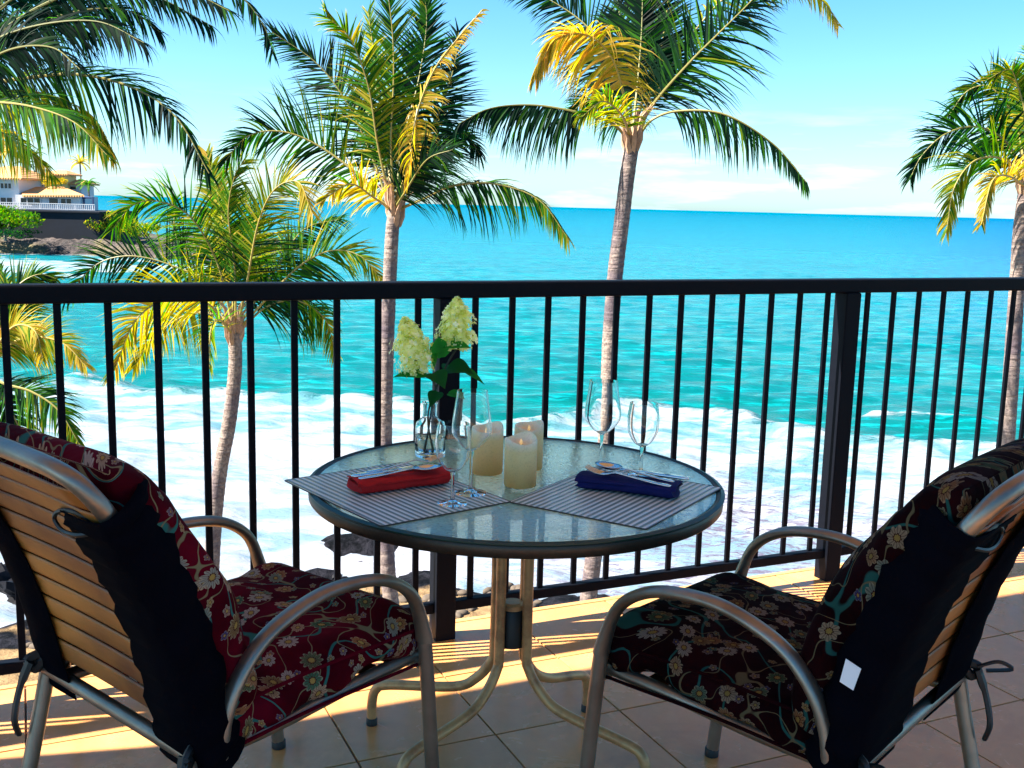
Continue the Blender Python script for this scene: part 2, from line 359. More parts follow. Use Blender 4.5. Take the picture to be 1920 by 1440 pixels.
# railing
rail = empty('balcony_railing', A0, TH, 'dark bronze metal balcony railing with square posts along the tiled edge', 'railing')
MB().box((.35, 0, 1.162), (7.4, .062, .052)).build('top_rail', m_rail, rail, bevel=.006)
br = None; bl = None
posts = [-3.256, -1.627, .002, 1.631, 3.260]
MB_post = MB().box((0, 0, .568), (.070, .070, 1.136))
po = None
for x in posts[1:]:
    if po is None: po = MB_post.build('post', m_rail, rail, bevel=.004, loc=(x, 0, 0))
    else: inst(po, 'post', rail, (x, 0, 0))
for k in range(-1, 3):
    x0 = posts[k+1]+.035; x1 = min(posts[k+2]-.035, 3.9)
    MB().box(((x0+x1)/2, 0, .110), (x1-x0, .034, .034)).build('bottom_rail', m_rail, rail, bevel=.003)
    for j in range(12):
        x = posts[k+1]+.0975+.1304*j
        if bl is None: bl = MB().box((0, 0, 0), (.0205, .012, 1.0085)).build('baluster', m_rail, rail, bevel=.002, loc=(x, 0, .6318))
        else: inst(bl, 'baluster', rail, (x, 0, .6318), (0, 0, R(random.uniform(-1.5, 1.5))))

# ------------------------------------------------------------------ table
TC = Vector((.0164, 2.643, 0)); TZ = .742; TR = .519
table = empty('patio_table', TC, 0, 'round patio table with pebbled glass top and bronze metal rim', 'table')
MB().lathe([(.0, -.006), (TR-.022, -.006), (TR-.018, -.004), (TR-.018, 0), (TR-.021, .0015), (0, .0015)], (0, 0, TZ-.0015), 96).build('glass_top', m_top, table, smooth=True)
MB().lathe([(TR-.0175, -.034), (TR-.004, -.035), (TR, -.030), (TR+.001, -.014), (TR-.003, -.003), (TR-.009, .0005), (TR-.0165, -.002), (TR-.0165, -.010), (TR-.03, -.0105), (TR-.03, -.014), (TR-.0175, -.016), (TR-.0175, -.034)], (0, 0, TZ), 128).build('rim', m_rim, table, smooth=True)
MB().lathe([(TR+.0015, -.006), (TR+.0035, -.004), (TR+.0035, -.0015), (TR-.006, .0022), (TR-.008, .0005), (TR+.0015, -.006)], (0, 0, TZ), 128).build('edge_seal', simple('green edge seal', (.006, .035, .025), .4), table, smooth=True)
for k, ang in enumerate((162, 47, -33, -133)):
    a = R(ang); d = Vector((math.cos(a), math.sin(a), 0)); rr = (.40, .325, .40, .38)[k]
    r0 = .047
    pts = [d*.44+Vector((0, 0, .695)), d*.25+Vector((0, 0, .690)), d*.10+Vector((0, 0, .684)), d*(r0+.012)+Vector((0, 0, .66)), d*r0+Vector((0, 0, .60)), d*r0+Vector((0, 0, .30)), d*(r0+.008)+Vector((0, 0, .245)), d*(r0+.05)+Vector((0, 0, .19)), d*.16+Vector((0, 0, .155)), d*(rr-.055)+Vector((0, 0, .128)), d*(rr-.012)+Vector((0, 0, .108)), d*rr+Vector((0, 0, .065)), d*rr+Vector((0, 0, .012))]
    leg = MB().sweep(cat(pts, 5), .0135, 12).build('leg', m_leg, table, smooth=True)
    MB().lathe([(.0, .0), (.0155, .0), (.0155, .02), (.0138, .022)], (d.x*rr, d.y*rr, .001), 14).build('foot_cap', m_black, leg, smooth=True)
MB().lathe([(.0, .30), (.034, .30), (.034, .395), (.030, .40), (.0, .402)], (0, 0, 0), 24).build('collar', m_black, table, smooth=True)
MB().lathe([(.0, .645), (.034, .645), (.034, .70), (0, .70)], (0, 0, 0), 24).build('collar', m_black, table, smooth=True)
MB().lathe([(.030, .39), (.030, .412), (.024, .418), (0, .418)], (0, 0, 0.0), 24).build('pole_cap', m_leg, table, smooth=True)

# ------------------------------------------------------------------ chairs
def make_chair(loc, th, label):
    # local frame: x right, y forward, z up
    ch = empty('patio_chair', loc, th-math.pi/2, label, 'chair', 'strap patio chairs at the glass table')
    w = .292
    for s in (-1, 1):
        X = s*w
        arm = [(X, .318, .0), (X, .297, .23), (X, .277, .45), (X, .262, .53), (X, .232, .60), (X, .175, .645), (X, .10, .667), (X, .0, .670), (X, -.09, .648), (X, -.16, .612), (X, -.215, .55), (X, -.243, .48), (X, -.253, .41)]
        P = cat(arm, 6); n = len(P)
        MB().sweep(P[:15], .0165, 12).build('leg', m_alu, ch, smooth=True)
        rr = []
        Q = P[14:]; kk = []
        mbv = MB(); m = len(Q)
        for i, q in enumerate(Q): pass
        # flattened arm: wide across x, thin vertically
        mbv.sweep(Q, [.0163-.0035*min(1, i/6)*(1 if i < m-6 else .8) for i in range(m)], 14, flat=(1.45, (1, 0, 0)))
        mbv.build('armrest', m_alu, ch, smooth=True)
        rear = [(X, -.39, .0), (X, -.335, .22), (X, -.288, .415), (X, -.285, .47), (X, -.318, .60), (X, -.368, .745), (X, -.432, .885), (X, -.470, .950)]
        P = cat(rear, 6)
        MB().sweep(P[:13], .0165, 12).build('leg', m_alu, ch, smooth=True)
        MB().lathe([(0, 0), (.0185, 0), (.0185, .022), (.017, .024)], (X, .318, .0), 12).build('foot_cap', m_black, ch, smooth=True)
        MB().lathe([(0, 0), (.0185, 0), (.0185, .022), (.017, .024)], (X, -.39, .0), 12).build('foot_cap', m_black, ch, smooth=True)
        MB().sweep(cat([(X-s*.04, .285, .438), (X-s*.04, .10, .428), (X-s*.04, -.10, .412), (X-s*.04, -.27, .41)], 4), .0145, 10).build('seat_rail', m_alu, ch, smooth=True)
    # back frame: the two uprights joined by an arched head bar
    x0 = w
    bf = [(-x0, -.285, .455), (-x0, -.318, .60), (-x0, -.368, .745), (-x0, -.432, .885), (-x0*.97, -.476, .957), (-x0*.82, -.500, .990), (-x0*.4, -.509, 1.001), (0, -.511, 1.003)]
    bf = bf+[(-a, b, c) for a, b, c in bf[-2::-1]]
    MB().sweep(cat(bf, 6), .0165, 12).build('backrest_frame', m_alu, ch, smooth=True)
    MB().sweep([(-w, -.29, .425), (w, -.29, .425)], .0155, 12).build('crossbar', m_alu, ch, smooth=True)
    MB().sweep([(-w, .285, .425), (w, .285, .425)], .0145, 12).build('crossbar', m_alu, ch, smooth=True)
    # straps
    up = cat([(0, -.290, .48), (0, -.318, .60), (0, -.368, .745), (0, -.432, .885), (0, -.490, .970)], 20)
    L = [0]
    for i in range(1, len(up)): L.append(L[-1]+(up[i]-up[i-1]).length)
    ns = 10
    for k in range(ns):
        s0 = (k+.06)/ns*L[-1]; s1 = (k+.94)/ns*L[-1]; vs = []; fs = []
        def pp(s):
            for i in range(1, len(L)):
                if L[i] >= s: f = (s-L[i-1])/(L[i]-L[i-1]); return up[i-1].lerp(up[i], f)
            return up[-1]
        nx = 12
        for t_ in range(nx+1):
            u = t_/nx*2-1; X = u*(w+.003)*(.93 if k == ns-1 else 1); sag = .016*(1-u*u)
            for e, sc in ((0, s0), (1, s0+.006), (2, s1-.006), (3, s1)):
                p_ = pp(sc); off = -.0195 if e in (1, 2) else -.0175
                wr = .012*max(0, abs(u)-.9)*10
                vs.append((X, p_.y+off+wr*.6+sag*.6, p_.z-.35*off*0))
        fs = [(i*4+j, i*4+j+1, (i+1)*4+j+1, (i+1)*4+j) for i in range(nx) for j in range(3)]
        o = MB().add(vs, fs).build('strap', m_strap, ch, smooth=True)
        so = o.modifiers.new('solid', 'SOLIDIFY'); so.thickness = .0025
    for k in range(7):
        y = -.2+.075*k
        MB().box((0, y, .412+.02*(k/7)), (2*w-.09, .052, .003)).build('strap', m_strap, ch)
    return ch
PL = (-.576, 2.198, R(49.57)); PR = (.604, 2.217, R(139.0))
chL = make_chair((PL[0], PL[1], 0), PL[2], 'taupe strap patio chair left of the table, amber back straps showing')
chR = make_chair((PR[0], PR[1], 0), PR[2], 'taupe strap patio chair right of the table, seen from its side and back')

def pad(path, half, thick, mat, name, parent, ns=44, nc=36, taper=None, seed=0):
    """stuffed pad: rounded cross section swept along a centre line in the local y-z plane, stretched across x"""
    P = cat([(0, a, b) for a, b in path], max(2, ns//(len(path)-1))); m = len(P)
    L = [0]
    for i in range(1, m): L.append(L[-1]+(P[i]-P[i-1]).length)
    T = L[-1]; vs = []; uv = []; r_ = random.Random(seed)
    for i in range(m):
        t = (P[min(i+1, m-1)]-P[max(i-1, 0)]).normalized(); nrm = Vector((0, -t.z, t.y))
        e = min(L[i], T-L[i]); er = min(1, e/(thick*.5)); prof = max(.05, math.sqrt(max(0, 1-(1-er)**2)))
        th = thick*(taper(L[i]/T) if taper else 1)
        per = 0; lastp = None
        for j in range(nc):
            q = 2*math.pi*j/nc+math.pi/2; c, s = math.cos(q), math.sin(q)
            X = half*math.copysign(abs(c)**.32, c)*(1-.05*(1-prof)); Z = .5*th*math.copysign(abs(s)**.62, s)*prof
            edge = abs(X)/half
            Z *= (1-.18*edge**6)
            puff = .010*math.sin(L[i]/T*math.pi*5+.6)*(1 if s > 0 else .4)*math.copysign(1, s)*prof + .006*math.sin(X*31+seed)*math.sin(L[i]*23)*prof
            wob = .006*math.sin(L[i]*47+seed*2+c*2)
            p_ = P[i]+nrm*(Z+puff)+Vector((X+wob*c, 0, 0)); vs.append(p_)
            per += (p_-lastp).length if lastp is not None else 0; lastp = p_.copy(); uv.append((per+seed+.02*L[i], L[i]+seed*1.7))
    fs = [(i*nc+j, i*nc+(j+1) % nc, (i+1)*nc+(j+1) % nc, (i+1)*nc+j) for i in range(m-1) for j in range(nc)]
    fs += [tuple(range(nc-1, -1, -1)), tuple(range((m-1)*nc, m*nc))]
    o = MB().add(vs, fs).build(name, mat, parent, smooth=True, ang=70)
    me = o.data; ul = me.uv_layers.new(name='UVMap')
    ids = np.empty(len(me.loops), int); me.loops.foreach_get('vertex_index', ids)
    ul.data.foreach_set('uv', np.array(uv)[ids].ravel()); return o

def make_cushion(P_, mat, label, seed, near, inner=.19):
    cu = empty('chair_cushion', (P_[0], P_[1], .42), P_[2]-math.pi/2, label, 'cushion', 'floral high-back cushions on the patio chairs')
    dz = -.42
    def z(l): return [(a, b+dz) for a, b in l]
    pad(z([(.296, .455), (.268, .484), (.15, .486), (.0, .467), (-.12, .452), (-.23, .440)]), .274, .112, mat, 'seat_pad', cu, seed=seed)
    pad(z([(-.215, .462), (-.190, .52), (-.215, .62), (-.258, .72), (-.303, .810), (-.345, .875), (-.384, .925), (-.418, .963), (-.440, .984)]), .285, .122, mat, 'back_pad', cu, seed=seed+1, taper=lambda u: .72+.42*math.sin(min(1, u*1.15)*math.pi)**.8 if u < .8 else .80)
    lp = [(.262, .27), (.262, .1), (.262, -.1), (.262, -.19)]
    for e_, z_ in (('piping', .506), ('piping', .424)):
        run = [(x_, y_, z_-.012*(y_ < 0)+dz) for x_, y_ in [(-.268, -.20), (-.27, .0), (-.27, .26), (-.255, .283), (0, .288), (.255, .283), (.27, .26), (.27, .0), (.268, -.20)]]
        MB().sweep(cat(run, 5), .0042, 6).build(e_, mat, cu, smooth=True)
    # side wraps that hug the chair uprights
    for s in (-1, 1):
        wp = cat([(0, q_, w_+dz) for q_, w_ in ((-.262, .40), (-.283, .47), (-.312, .60), (-.360, .745), (-.415, .86), (-.448, .925))], 8); vs = []; nw = 9
        for i, p_ in enumerate(wp):
            t_ = (wp[min(i+1, len(wp)-1)]-wp[max(i-1, 0)]).normalized(); nf = Vector((0, t_.z, -t_.y)); k_ = math.sin(i*1.3+s*2)*.004+math.sin(i*3.1)*.002
            end = min(1, (len(wp)-1-i)/4+.25)
            for X, f_ in ((.262, .085), (.288, .062), (.306, .035), (.316, .008), (.3155, -.012), (.306, -.024), (.29, -.027), (.26, -.030), (inner-.02*end, -.028)):
                vs.append(p_+Vector((s*(X+k_), 0, 0))+nf*(f_+k_*.5))
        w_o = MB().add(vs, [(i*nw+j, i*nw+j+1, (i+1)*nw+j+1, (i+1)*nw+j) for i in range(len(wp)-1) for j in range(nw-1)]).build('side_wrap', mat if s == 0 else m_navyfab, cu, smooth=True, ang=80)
        w_o.modifiers.new('s', 'SOLIDIFY').thickness = .003
    # ties
    for s in (-1, 1):
        x = s*.285
        tie = [(x*.9, -.25, .47), (x, -.30, .462), (x*1.05, -.325, .45), (x*1.02, -.315, .43), (x*.97, -.30, .45)]
        MB().sweep(cat([(a, b, c+dz) for a, b, c in tie], 5), .007, 6, flat=(1.6, (0, 0, 1))).build('tie', m_black, cu, smooth=True)
        lp = [(x*1.02, -.325, .455), (x*1.10, -.36, .47), (x*1.16, -.385, .455), (x*1.06, -.34, .447)]
        if near < 0: MB().sweep(cat([(a, b, c+dz) for a, b, c in lp], 5), .0045, 6).build('tie', m_black, cu, smooth=True)
        tl = [(x*1.02, -.325, .45), (x*1.06, -.345, .39), (x*1.05, -.36, .33), (x*1.06, -.352, .29)]
        MB().sweep(cat([(a, b, c+dz) for a, b, c in tl], 5), [.008]*4+[.006]*12, 6, flat=(1.8, (1, 0, 0))).build('tie', m_black, cu, smooth=True)
        lp = [(x*.93, -.44, .90), (x*.80, -.455, .915), (x*.58, -.452, .905), (x*.47, -.448, .885), (x*.55, -.447, .868), (x*.75, -.449, .872), (x*.92, -.44, .885)]
        lp = [(a, b-.015, c) for a, b, c in lp]
        MB().sweep(cat([(a, b, c+dz) for a, b, c in lp], 5), .0042, 6).build('tie', m_black, cu, smooth=True)
    if near < 0:
        x = -.3185; q4 = [(x, -.278, .652+dz), (x, -.307, .642+dz), (x, -.296, .598+dz), (x, -.270, .606+dz)]
        o = MB().add(q4+[(x-.001, y_, z_) for _, y_, z_ in q4], [(3, 2, 1, 0), (4, 5, 6, 7), (0, 1, 5, 4), (1, 2, 6, 5), (2, 3, 7, 6), (3, 0, 4, 7)]).build('care_tag', simple('white satin tag', (.85, .85, .88), .6, 0, .05), cu)
    return cu
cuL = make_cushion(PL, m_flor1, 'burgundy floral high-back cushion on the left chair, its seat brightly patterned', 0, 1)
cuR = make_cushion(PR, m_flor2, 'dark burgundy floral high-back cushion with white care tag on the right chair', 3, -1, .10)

# ------------------------------------------------------------------ placemats
def mat_(c, ang, lx, ly, label):
    o = empty('placemat', (c[0], c[1], TZ+.001), ang, label, 'placemat', 'ribbed placemats on the glass table')
    def rrect(a, b, r=.008, n=4):
        out = []
        for cx_, cy_, q0 in ((a/2-r, b/2-r, 0), (-a/2+r, b/2-r, 90), (-a/2+r, -b/2+r, 180), (a/2-r, -b/2+r, 270)):
            for k in range(n+1):
                q = R(q0+90*k/n); out.append((cx_+r*math.cos(q), cy_+r*math.sin(q)))
        return out
    MB().prism(rrect(lx, ly), .0, .0022).build('woven_sheet', m_mat, o)
    pts = [(a, b, .0011) for a, b in rrect(lx, ly)]; pts.append(pts[0])
    MB().sweep(pts, .0017, 6).build('border', m_matedge, o, smooth=True)
    return o
mat_((-.277, 2.50), R(38.5), .353, .46, 'ribbed grey green placemat overhanging the left edge of the table under the red napkin')
mat_((.267, 2.517), R(-32.5), .354, .438, 'ribbed grey green placemat on the right side of the table under the navy napkin')

# ------------------------------------------------------------------ napkins
def napkin(c, ang, L, w, h, mat, label, seed):
    o = empty('napkin', (c[0], c[1], TZ+.0035), ang, label, 'napkin', 'rolled cloth napkins on the placemats')
    r_ = random.Random(seed); vs = []; ns, nc = 40, 32
    for i in range(ns+1):
        u = i/ns; x = (u-.5)*L; e = min(u, 1-u)*L; pr = min(1, math.sqrt(max(.0, 1-(1-min(1, e/.018))**2))*.35+.65)
        for j in range(nc):
            q = 2*math.pi*j/nc; c_, s_ = math.cos(q), math.sin(q)
            rad = 1+.06*math.sin(3*q+u*5+seed)+.04*math.sin(u*17+seed*3+q)
            y = .5*w*math.copysign(abs(c_)**.75, c_)*rad*(1+.10*math.sin(u*6+seed))
            z = h*.5+.5*h*math.copysign(abs(s_)**.7, s_)*(rad if s_ > 0 else 1)*pr
            if i in (0, ns): pass
            vs.append((x+.006*math.sin(q*2+seed)*(1 if u < .5 else -1)*(1 if i in (0, ns) else 0), y+.012*math.sin(u*3.1)*0, max(0, z)))
    fs = [(i*nc+j, i*nc+(j+1) % nc, (i+1)*nc+(j+1) % nc, (i+1)*nc+j) for i in range(ns) for j in range(nc)]
    # recessed spiral ends
    for end, base in ((-1, 0), (1, ns*nc)):
        n0 = len(vs); cc = (end*(L/2-.012), 0, h*.5)
        for j in range(nc):
            v = Vector(vs[base+j]); vs.append(tuple(v.lerp(Vector(cc), .45)+Vector((0, 0, 0))))
        vs.append(cc)
        for j in range(nc):
            a, b = base+j, base+(j+1) % nc; c2, d2 = n0+(j+1) % nc, n0+j
            fs.append((a, d2, c2, b) if end > 0 else (b, c2, d2, a)); fs.append((d2, n0+nc, c2) if end > 0 else (c2, n0+nc, d2))
    MB().add(vs, fs).build('rolled_cloth', mat, o, smooth=True, ang=60)
    # outer flap following the roll
    fl = []
    for i in range(ns+1):
        u = i/ns; x = (u-.5)*(L+.006)
        for k in range(7):
            q = R(38+k*21+8*math.sin(u*4+seed)); rad = 1.07+.05*math.sin(3*q+u*5+seed)+.03*math.sin(u*9)
            fl.append((x, .5*w*math.copysign(abs(math.cos(q))**.75, math.cos(q))*rad, h*.5+.5*h*abs(math.sin(q))**.7*rad+.001))
    f2 = [(i*7+k, i*7+k+1, (i+1)*7+k+1, (i+1)*7+k) for i in range(ns) for k in range(6)]
    q_ = MB().add(fl, f2).build('folded_flap', mat, o, smooth=True); q_.modifiers.new('s', 'SOLIDIFY').thickness = .0025
    return o
napkin((-.268, 2.535), R(29), .240, .086, .033, m_red, 'rolled red cloth napkin on the left placemat', 1.0)
napkin((.293, 2.552), R(-20), .245, .092, .031, m_navy, 'rolled navy blue cloth napkin on the right placemat', 2.3)

# ------------------------------------------------------------------ cutlery  (local x: from handle end to head)
def cutlery(kind, loc, rz, tilt, label):
    o = empty(kind, loc, rz, label, kind, 'cutlery resting on the napkins'); o.rotation_euler = (0, tilt, rz); o.scale = (1.08, 1.3, 1.3)
    def ribbon(prof, name, th=.0018, fork=False):
        m = len(prof); vs = []
        for x, w, z in prof:
            vs += [(x, -w/2, z), (x, w/2, z)]
        fs = [(2*i, 2*i+2, 2*i+3, 2*i+1) for i in range(m-1)]
        q = MB().add(vs, fs).build(name, m_steel, o, smooth=True); s = q.modifiers.new('s', 'SOLIDIFY'); s.thickness = th; s.offset = 0
        b = q.modifiers.new('b', 'BEVEL'); b.width = .0004; b.segments = 1
    hw = [(-.10, .004, 0), (-.099, .010, 0), (-.09, .0135, .0005), (-.06, .012, .001), (-.02, .008, .003), (.01, .0055, .005), (.03, .0055, .006)]
    if kind == 'fork':
        ribbon(hw+[(.038, .010, .005), (.045, .019, .003), (.055, .022, .001), (.062, .0225, .0005)], 'handle')
        for k in range(4):
            y = (k-1.5)*.0062
            MB().sweep([(.061, y, .0006), (.075, y, .001), (.09, y, .004), (.102, y, .009)], [.0016, .0015, .0013, .0007], 6).build('tine', m_steel, o, smooth=True)
    elif kind == 'spoon':
        ribbon(hw, 'handle')
        vs = []; n = 20; rings = 6
        for i in range(rings+1):
            for j in range(n):
                q = 2*math.pi*j/n; rr = i/rings
                vs.append((.062+.034*rr*math.cos(q)*(1.0), .020*rr*math.sin(q), .006-.009*(1-rr**2)))
        fs = [(i*n+j, i*n+(j+1) % n, (i+1)*n+(j+1) % n, (i+1)*n+j) for i in range(rings) for j in range(n)]
        q = MB().add(vs, fs).build('bowl', m_steel, o, smooth=True); q.modifiers.new('s', 'SOLIDIFY').thickness = .0012
    else:
        ribbon([(-.11, .006, 0), (-.108, .015, 0), (-.09, .018, 0), (-.04, .016, 0), (0, .013, .001)], 'handle', .004)
        ribbon([(0, .012, .001), (.01, .016, .001), (.05, .019, .001), (.085, .018, .001), (.10, .012, .001), (.108, .003, .001)], 'blade', .0014)
    return o
zt = TZ+.041
cutlery('fork', (-.262, 2.578, zt+.006), R(36), R(-3), 'steel fork lying on the red napkin beside the knife')
cutlery('knife', (-.275, 2.545, zt+.002), R(29), R(-2), 'steel knife lying in the middle of the red napkin')
cutlery('spoon', (-.262, 2.515, zt+.002), R(27), R(-2), 'steel spoon lying at the front of the red napkin')
zt = TZ+.039
cutlery('fork', (.288, 2.528, zt+.002), R(155), R(-3), 'steel fork lying at the front of the navy napkin')
cutlery('spoon', (.305, 2.575, zt+.003), R(151), R(-3), 'steel spoon lying in the middle of the navy napkin')
cutlery('knife', (.330, 2.595, zt+.001), R(162), R(-2), 'steel knife lying at the back of the navy napkin')

# ------------------------------------------------------------------ stemware
def stemware(loc, h, bowl, foot, stemh, label):
    """bowl: outer profile (r, z) from stem to rim"""
    o = empty('wine_glass', loc, 0, label, 'glass', 'stemmed glasses on the placemats')
    bz = [(r, z*h) for r, z in bowl]; th = .0012
    outer = cat([(r, 0, z) for r, z in bz], 5); outer = [(p.x, p.z) for p in outer]
    inner = [(max(.0008, r-th), z+(.003 if i == 0 else 0)) for i, (r, z) in enumerate(outer)][::-1]
    inner = [q for q in inner if q[1] > bz[0][1]+.004]+[(0, bz[0][1]+.004)]
    MB().lathe([(0, bz[0][1]-.0005)]+outer+inner, (0, 0, 0), 40).build('bowl', m_glass, o, smooth=True, ang=70)
    s = [(0, 0), (foot, 0), (foot+.0005, .0012), (foot*.7, .0028), (foot*.3, .0055), (.0062, .010), (.0042, .02), (.0036, .04), (.0038, bz[0][1]*.8), (.0060, bz[0][1]-.0015), (0, bz[0][1]-.001)]
    MB().lathe(s, (0, 0, 0), 40).build('stem', m_glass, o, smooth=True, ang=70)
    return o
big = [(.0062, .42), (.020, .455), (.034, .51), (.0455, .575), (.0478, .62), (.0455, .74), (.0405, .88), (.0365, 1.0)]
sml = [(.0060, .40), (.018, .43), (.029, .50), (.0385, .60), (.0412, .70), (.0408, .82), (.0380, .94), (.0360, 1.0)]
ZM = TZ+.0035
stemware((.239, 2.745, TZ+.001), .243, big, .037, 0, 'tall angular wine glass behind the navy napkin')
stemware((.342, 2.716, ZM), .190, sml, .034, 0, 'short rounded goblet behind the right end of the navy napkin')
stemware((-.131, 2.397, ZM), .190, sml, .034, 0, 'short rounded goblet at the front right corner of the left placemat')
stemware((-.093, 2.493, ZM), .250, big, .038, 0, 'tall angular wine glass between the front goblet and the candles')

# ------------------------------------------------------------------ candles
def candle(c, r, h, seed, label):
    o = empty('pillar_candle', (c[0], c[1], TZ+.001), R(seed*50), label, 'candle', 'cream pillar candles in the middle of the table')
    def wob(i, q): return (0 if i < 4 else 1)*(.0065*math.sin(q+seed)+.0045*math.sin(2*q+seed*2)+.0015*math.sin(3*q))*(1 if i < 9 else .5)
    pr = [(0, 0), (r-.002, 0), (r, .003), (r, h*.5), (r, h-.008), (r-.001, h-.002), (r-.0035, h), (r-.006, h-.003), (r-.008, h-.010), (r*.5, h-.016), (0, h-.017)]
    MB().lathe(pr, (0, 0, 0), 40, wob=wob).build('wax_body', m_wax, o, smooth=True, ang=60)
    MB().lathe([(0, 0), (.003, .003), (.004, .007), (.003, .012), (.001, .016), (0, .018)], (0, 0, h-.018), 12).build('flame', m_flame, o, smooth=True)
    return o
candle((.026, 2.588), .0405, .120, 1.0, 'cream pillar candle at the front of the three')
candle((-.060, 2.710), .0415, .120, 2.6, 'wide cream pillar candle at the back left of the three')
candle((.048, 2.765), .0385, .118, 4.4, 'pale cream pillar candle at the back right of the three')

# ------------------------------------------------------------------ vase with hydrangeas
VX, VY = -.222, 2.865
vase = empty('glass_bottle_vase', (VX, VY, TZ+.001), 0, 'clear bottle shaped glass vase half full of water', 'vase')
vo = [(0, 0), (.033, 0), (.0385, .004), (.0395, .012), (.0395, .086), (.037, .097), (.028, .105), (.0215, .110), (.0195, .116), (.0195, .146), (.0215, .150), (.0215, .153), (.0185, .153), (.0175, .148), (.0175, .115), (.0255, .103), (.0345, .095), (.0370, .084), (.0370, .014), (.031, .009), (0, .009)]
MB().lathe(vo, (0, 0, 0), 48).build('bottle', m_vase, vase, smooth=True, ang=60)
MB().lathe([(0, .0095), (.0305, .0095), (.0362, .0145), (.0366, .052), (0, .052)], (0, 0, 0), 40).build('water', m_water, vase, smooth=True)
m_stem = simple('brown green stem', (.02, .022, .008), .6)
def leaf(mb, base, d, up, L, w, a):
    d = d.normalized(); sd_ = d.cross(up).normalized(); n = sd_.cross(d); vs = []; at_ = []
    for i in range(9):
        u = i/8; ww = w*math.sin(math.pi*min(1, u*.95+.05)**.75)*(1-u**3*.3) if i < 8 else 0
        c = base+d*(L*u)-Vector((0, 0, 1))*(L*.25*u*u)
        vs += [c-sd_*ww+n*ww*.35, c, c+sd_*ww+n*ww*.35]; at_ += [a, a*.6, a]
    fs = []
    for i in range(8):
        for k in (0, 1): fs.append((i*3+k, i*3+k+1, i*3+k+4, i*3+k+3))
    mb.add(vs, fs, at_)
def hydrangea(foot, path, top, rad, lenb, axis, leaves, label, seed):
    r_ = random.Random(seed); o = empty('hydrangea_stem', foot, 0, label, 'flower', 'cream hydrangeas in the bottle vase')
    loc = lambda p: Vector(p)-Vector(foot)
    MB().sweep(cat([loc(p) for p in path], 6), .0028, 7).build('stem', m_stem, o, smooth=True)
    base = loc(path[-1]); ax = Vector(axis).normalized(); mb = MB()
    for k in range(1300):
        u = r_.random()**.8; qq = r_.random()*6.283
        if math.sin(qq*2+u*9+seed)*math.sin(u*23+qq*3) > .62: continue
        rr = rad*(math.sin(math.pi*(.12+.86*u)**.75)**.7)*(1-.14*u)*r_.uniform(.5, 1.1)*(1+.16*math.sin(qq*3+u*14+seed))*(1.22 if r_.random() < .06 else 1)
        q = qq; e1 = ax.cross(Vector((0, 1, .1))).normalized(); e2 = ax.cross(e1)
        rad_d = e1*math.cos(q)+e2*math.sin(q); c = base+ax*(lenb*u)+rad_d*rr
        nn = (rad_d+ax*(.2+u)+Vector((r_.uniform(-.4, .4), r_.uniform(-.4, .4), r_.uniform(-.4, .4)))).normalized()
        a1 = nn.cross(Vector((r_.random(), r_.random(), r_.random()+.1))).normalized(); a2 = nn.cross(a1)
        big_ = r_.random() < .62; s = r_.uniform(.0055, .0085) if big_ else r_.uniform(.0022, .0035); tn = min(1, max(0, r_.gauss(.55 if big_ else .2, .28)))
        for j in range(4):
            w1 = a1*math.cos(j*math.pi/2)+a2*math.sin(j*math.pi/2); w2 = nn.cross(w1)
            mb.add([c, c+w1*s*.6+w2*s*.5+nn*s*.15, c+w1*s*1.15+nn*s*.3, c+w1*s*.6-w2*s*.5+nn*s*.15], [(0, 1, 2, 3)], tn)
        if k % 6 == 0:
            f_ = base+ax*(lenb*u); mb.sweep([f_, c], .0006, 3, a=.1)
    mb.build('flower_head', m_petal, o)
    for (p, d, L, w, a) in leaves:
        mb2 = MB(); leaf(mb2, loc(p), Vector(d), Vector((0, -.5, .8)), L, w, a); mb2.build('leaf', m_hleaf, o, smooth=True)
    return o
Yv = 2.86
ft = (VX-.012, VY, TZ+.012)
hydrangea(ft, [ft, (VX+.004, Yv, TZ+.13), at(815, 720, Yv+.01), at(788, 700, Yv)], None, .050, .155, at(756, 585, Yv)-at(790, 702, Yv-.01),
          [(at(800, 705, Yv), (-1, -.3, .25), .095, .022, .7), (at(815, 690, Yv), (.2, -.5, .9), .075, .026, .9), (at(812, 700, Yv-.02), (.5, -1, -.1), .085, .030, .15), (at(822, 735, Yv), (-.3, -.9, -.3), .06, .022, .1), (at(828, 670, Yv), (-.15, -.2, 1), .08, .028, 1)],
          'cream hydrangea panicle on the left of the vase, yellowish and leafy', 5)
ft = (VX+.010, VY-.006, TZ+.012)
hydrangea(ft, [ft, (VX-.003, Yv-.006, TZ+.13), at(835, 690, Yv+.02), at(855, 655, Yv+.02)], None, .050, .138, at(862, 570, Yv+.03)-at(860, 650, Yv+.02),
          [(at(832, 650, Yv), (1, -.4, .30), .085, .024, 1), (at(840, 690, Yv), (1, -.5, .15), .08, .032, .05), (at(862, 690, Yv), (1, -.2, -.35), .075, .014, .4), (at(838, 700, Yv+.03), (.4, .8, .2), .08, .032, .1), (at(830, 668, Yv+.02), (-.5, .4, .8), .065, .028, .9), (at(840, 738, Yv-.02), (1, -.7, .1), .055, .016, .6)],
          'white hydrangea panicle standing upright on the right of the vase', 9)

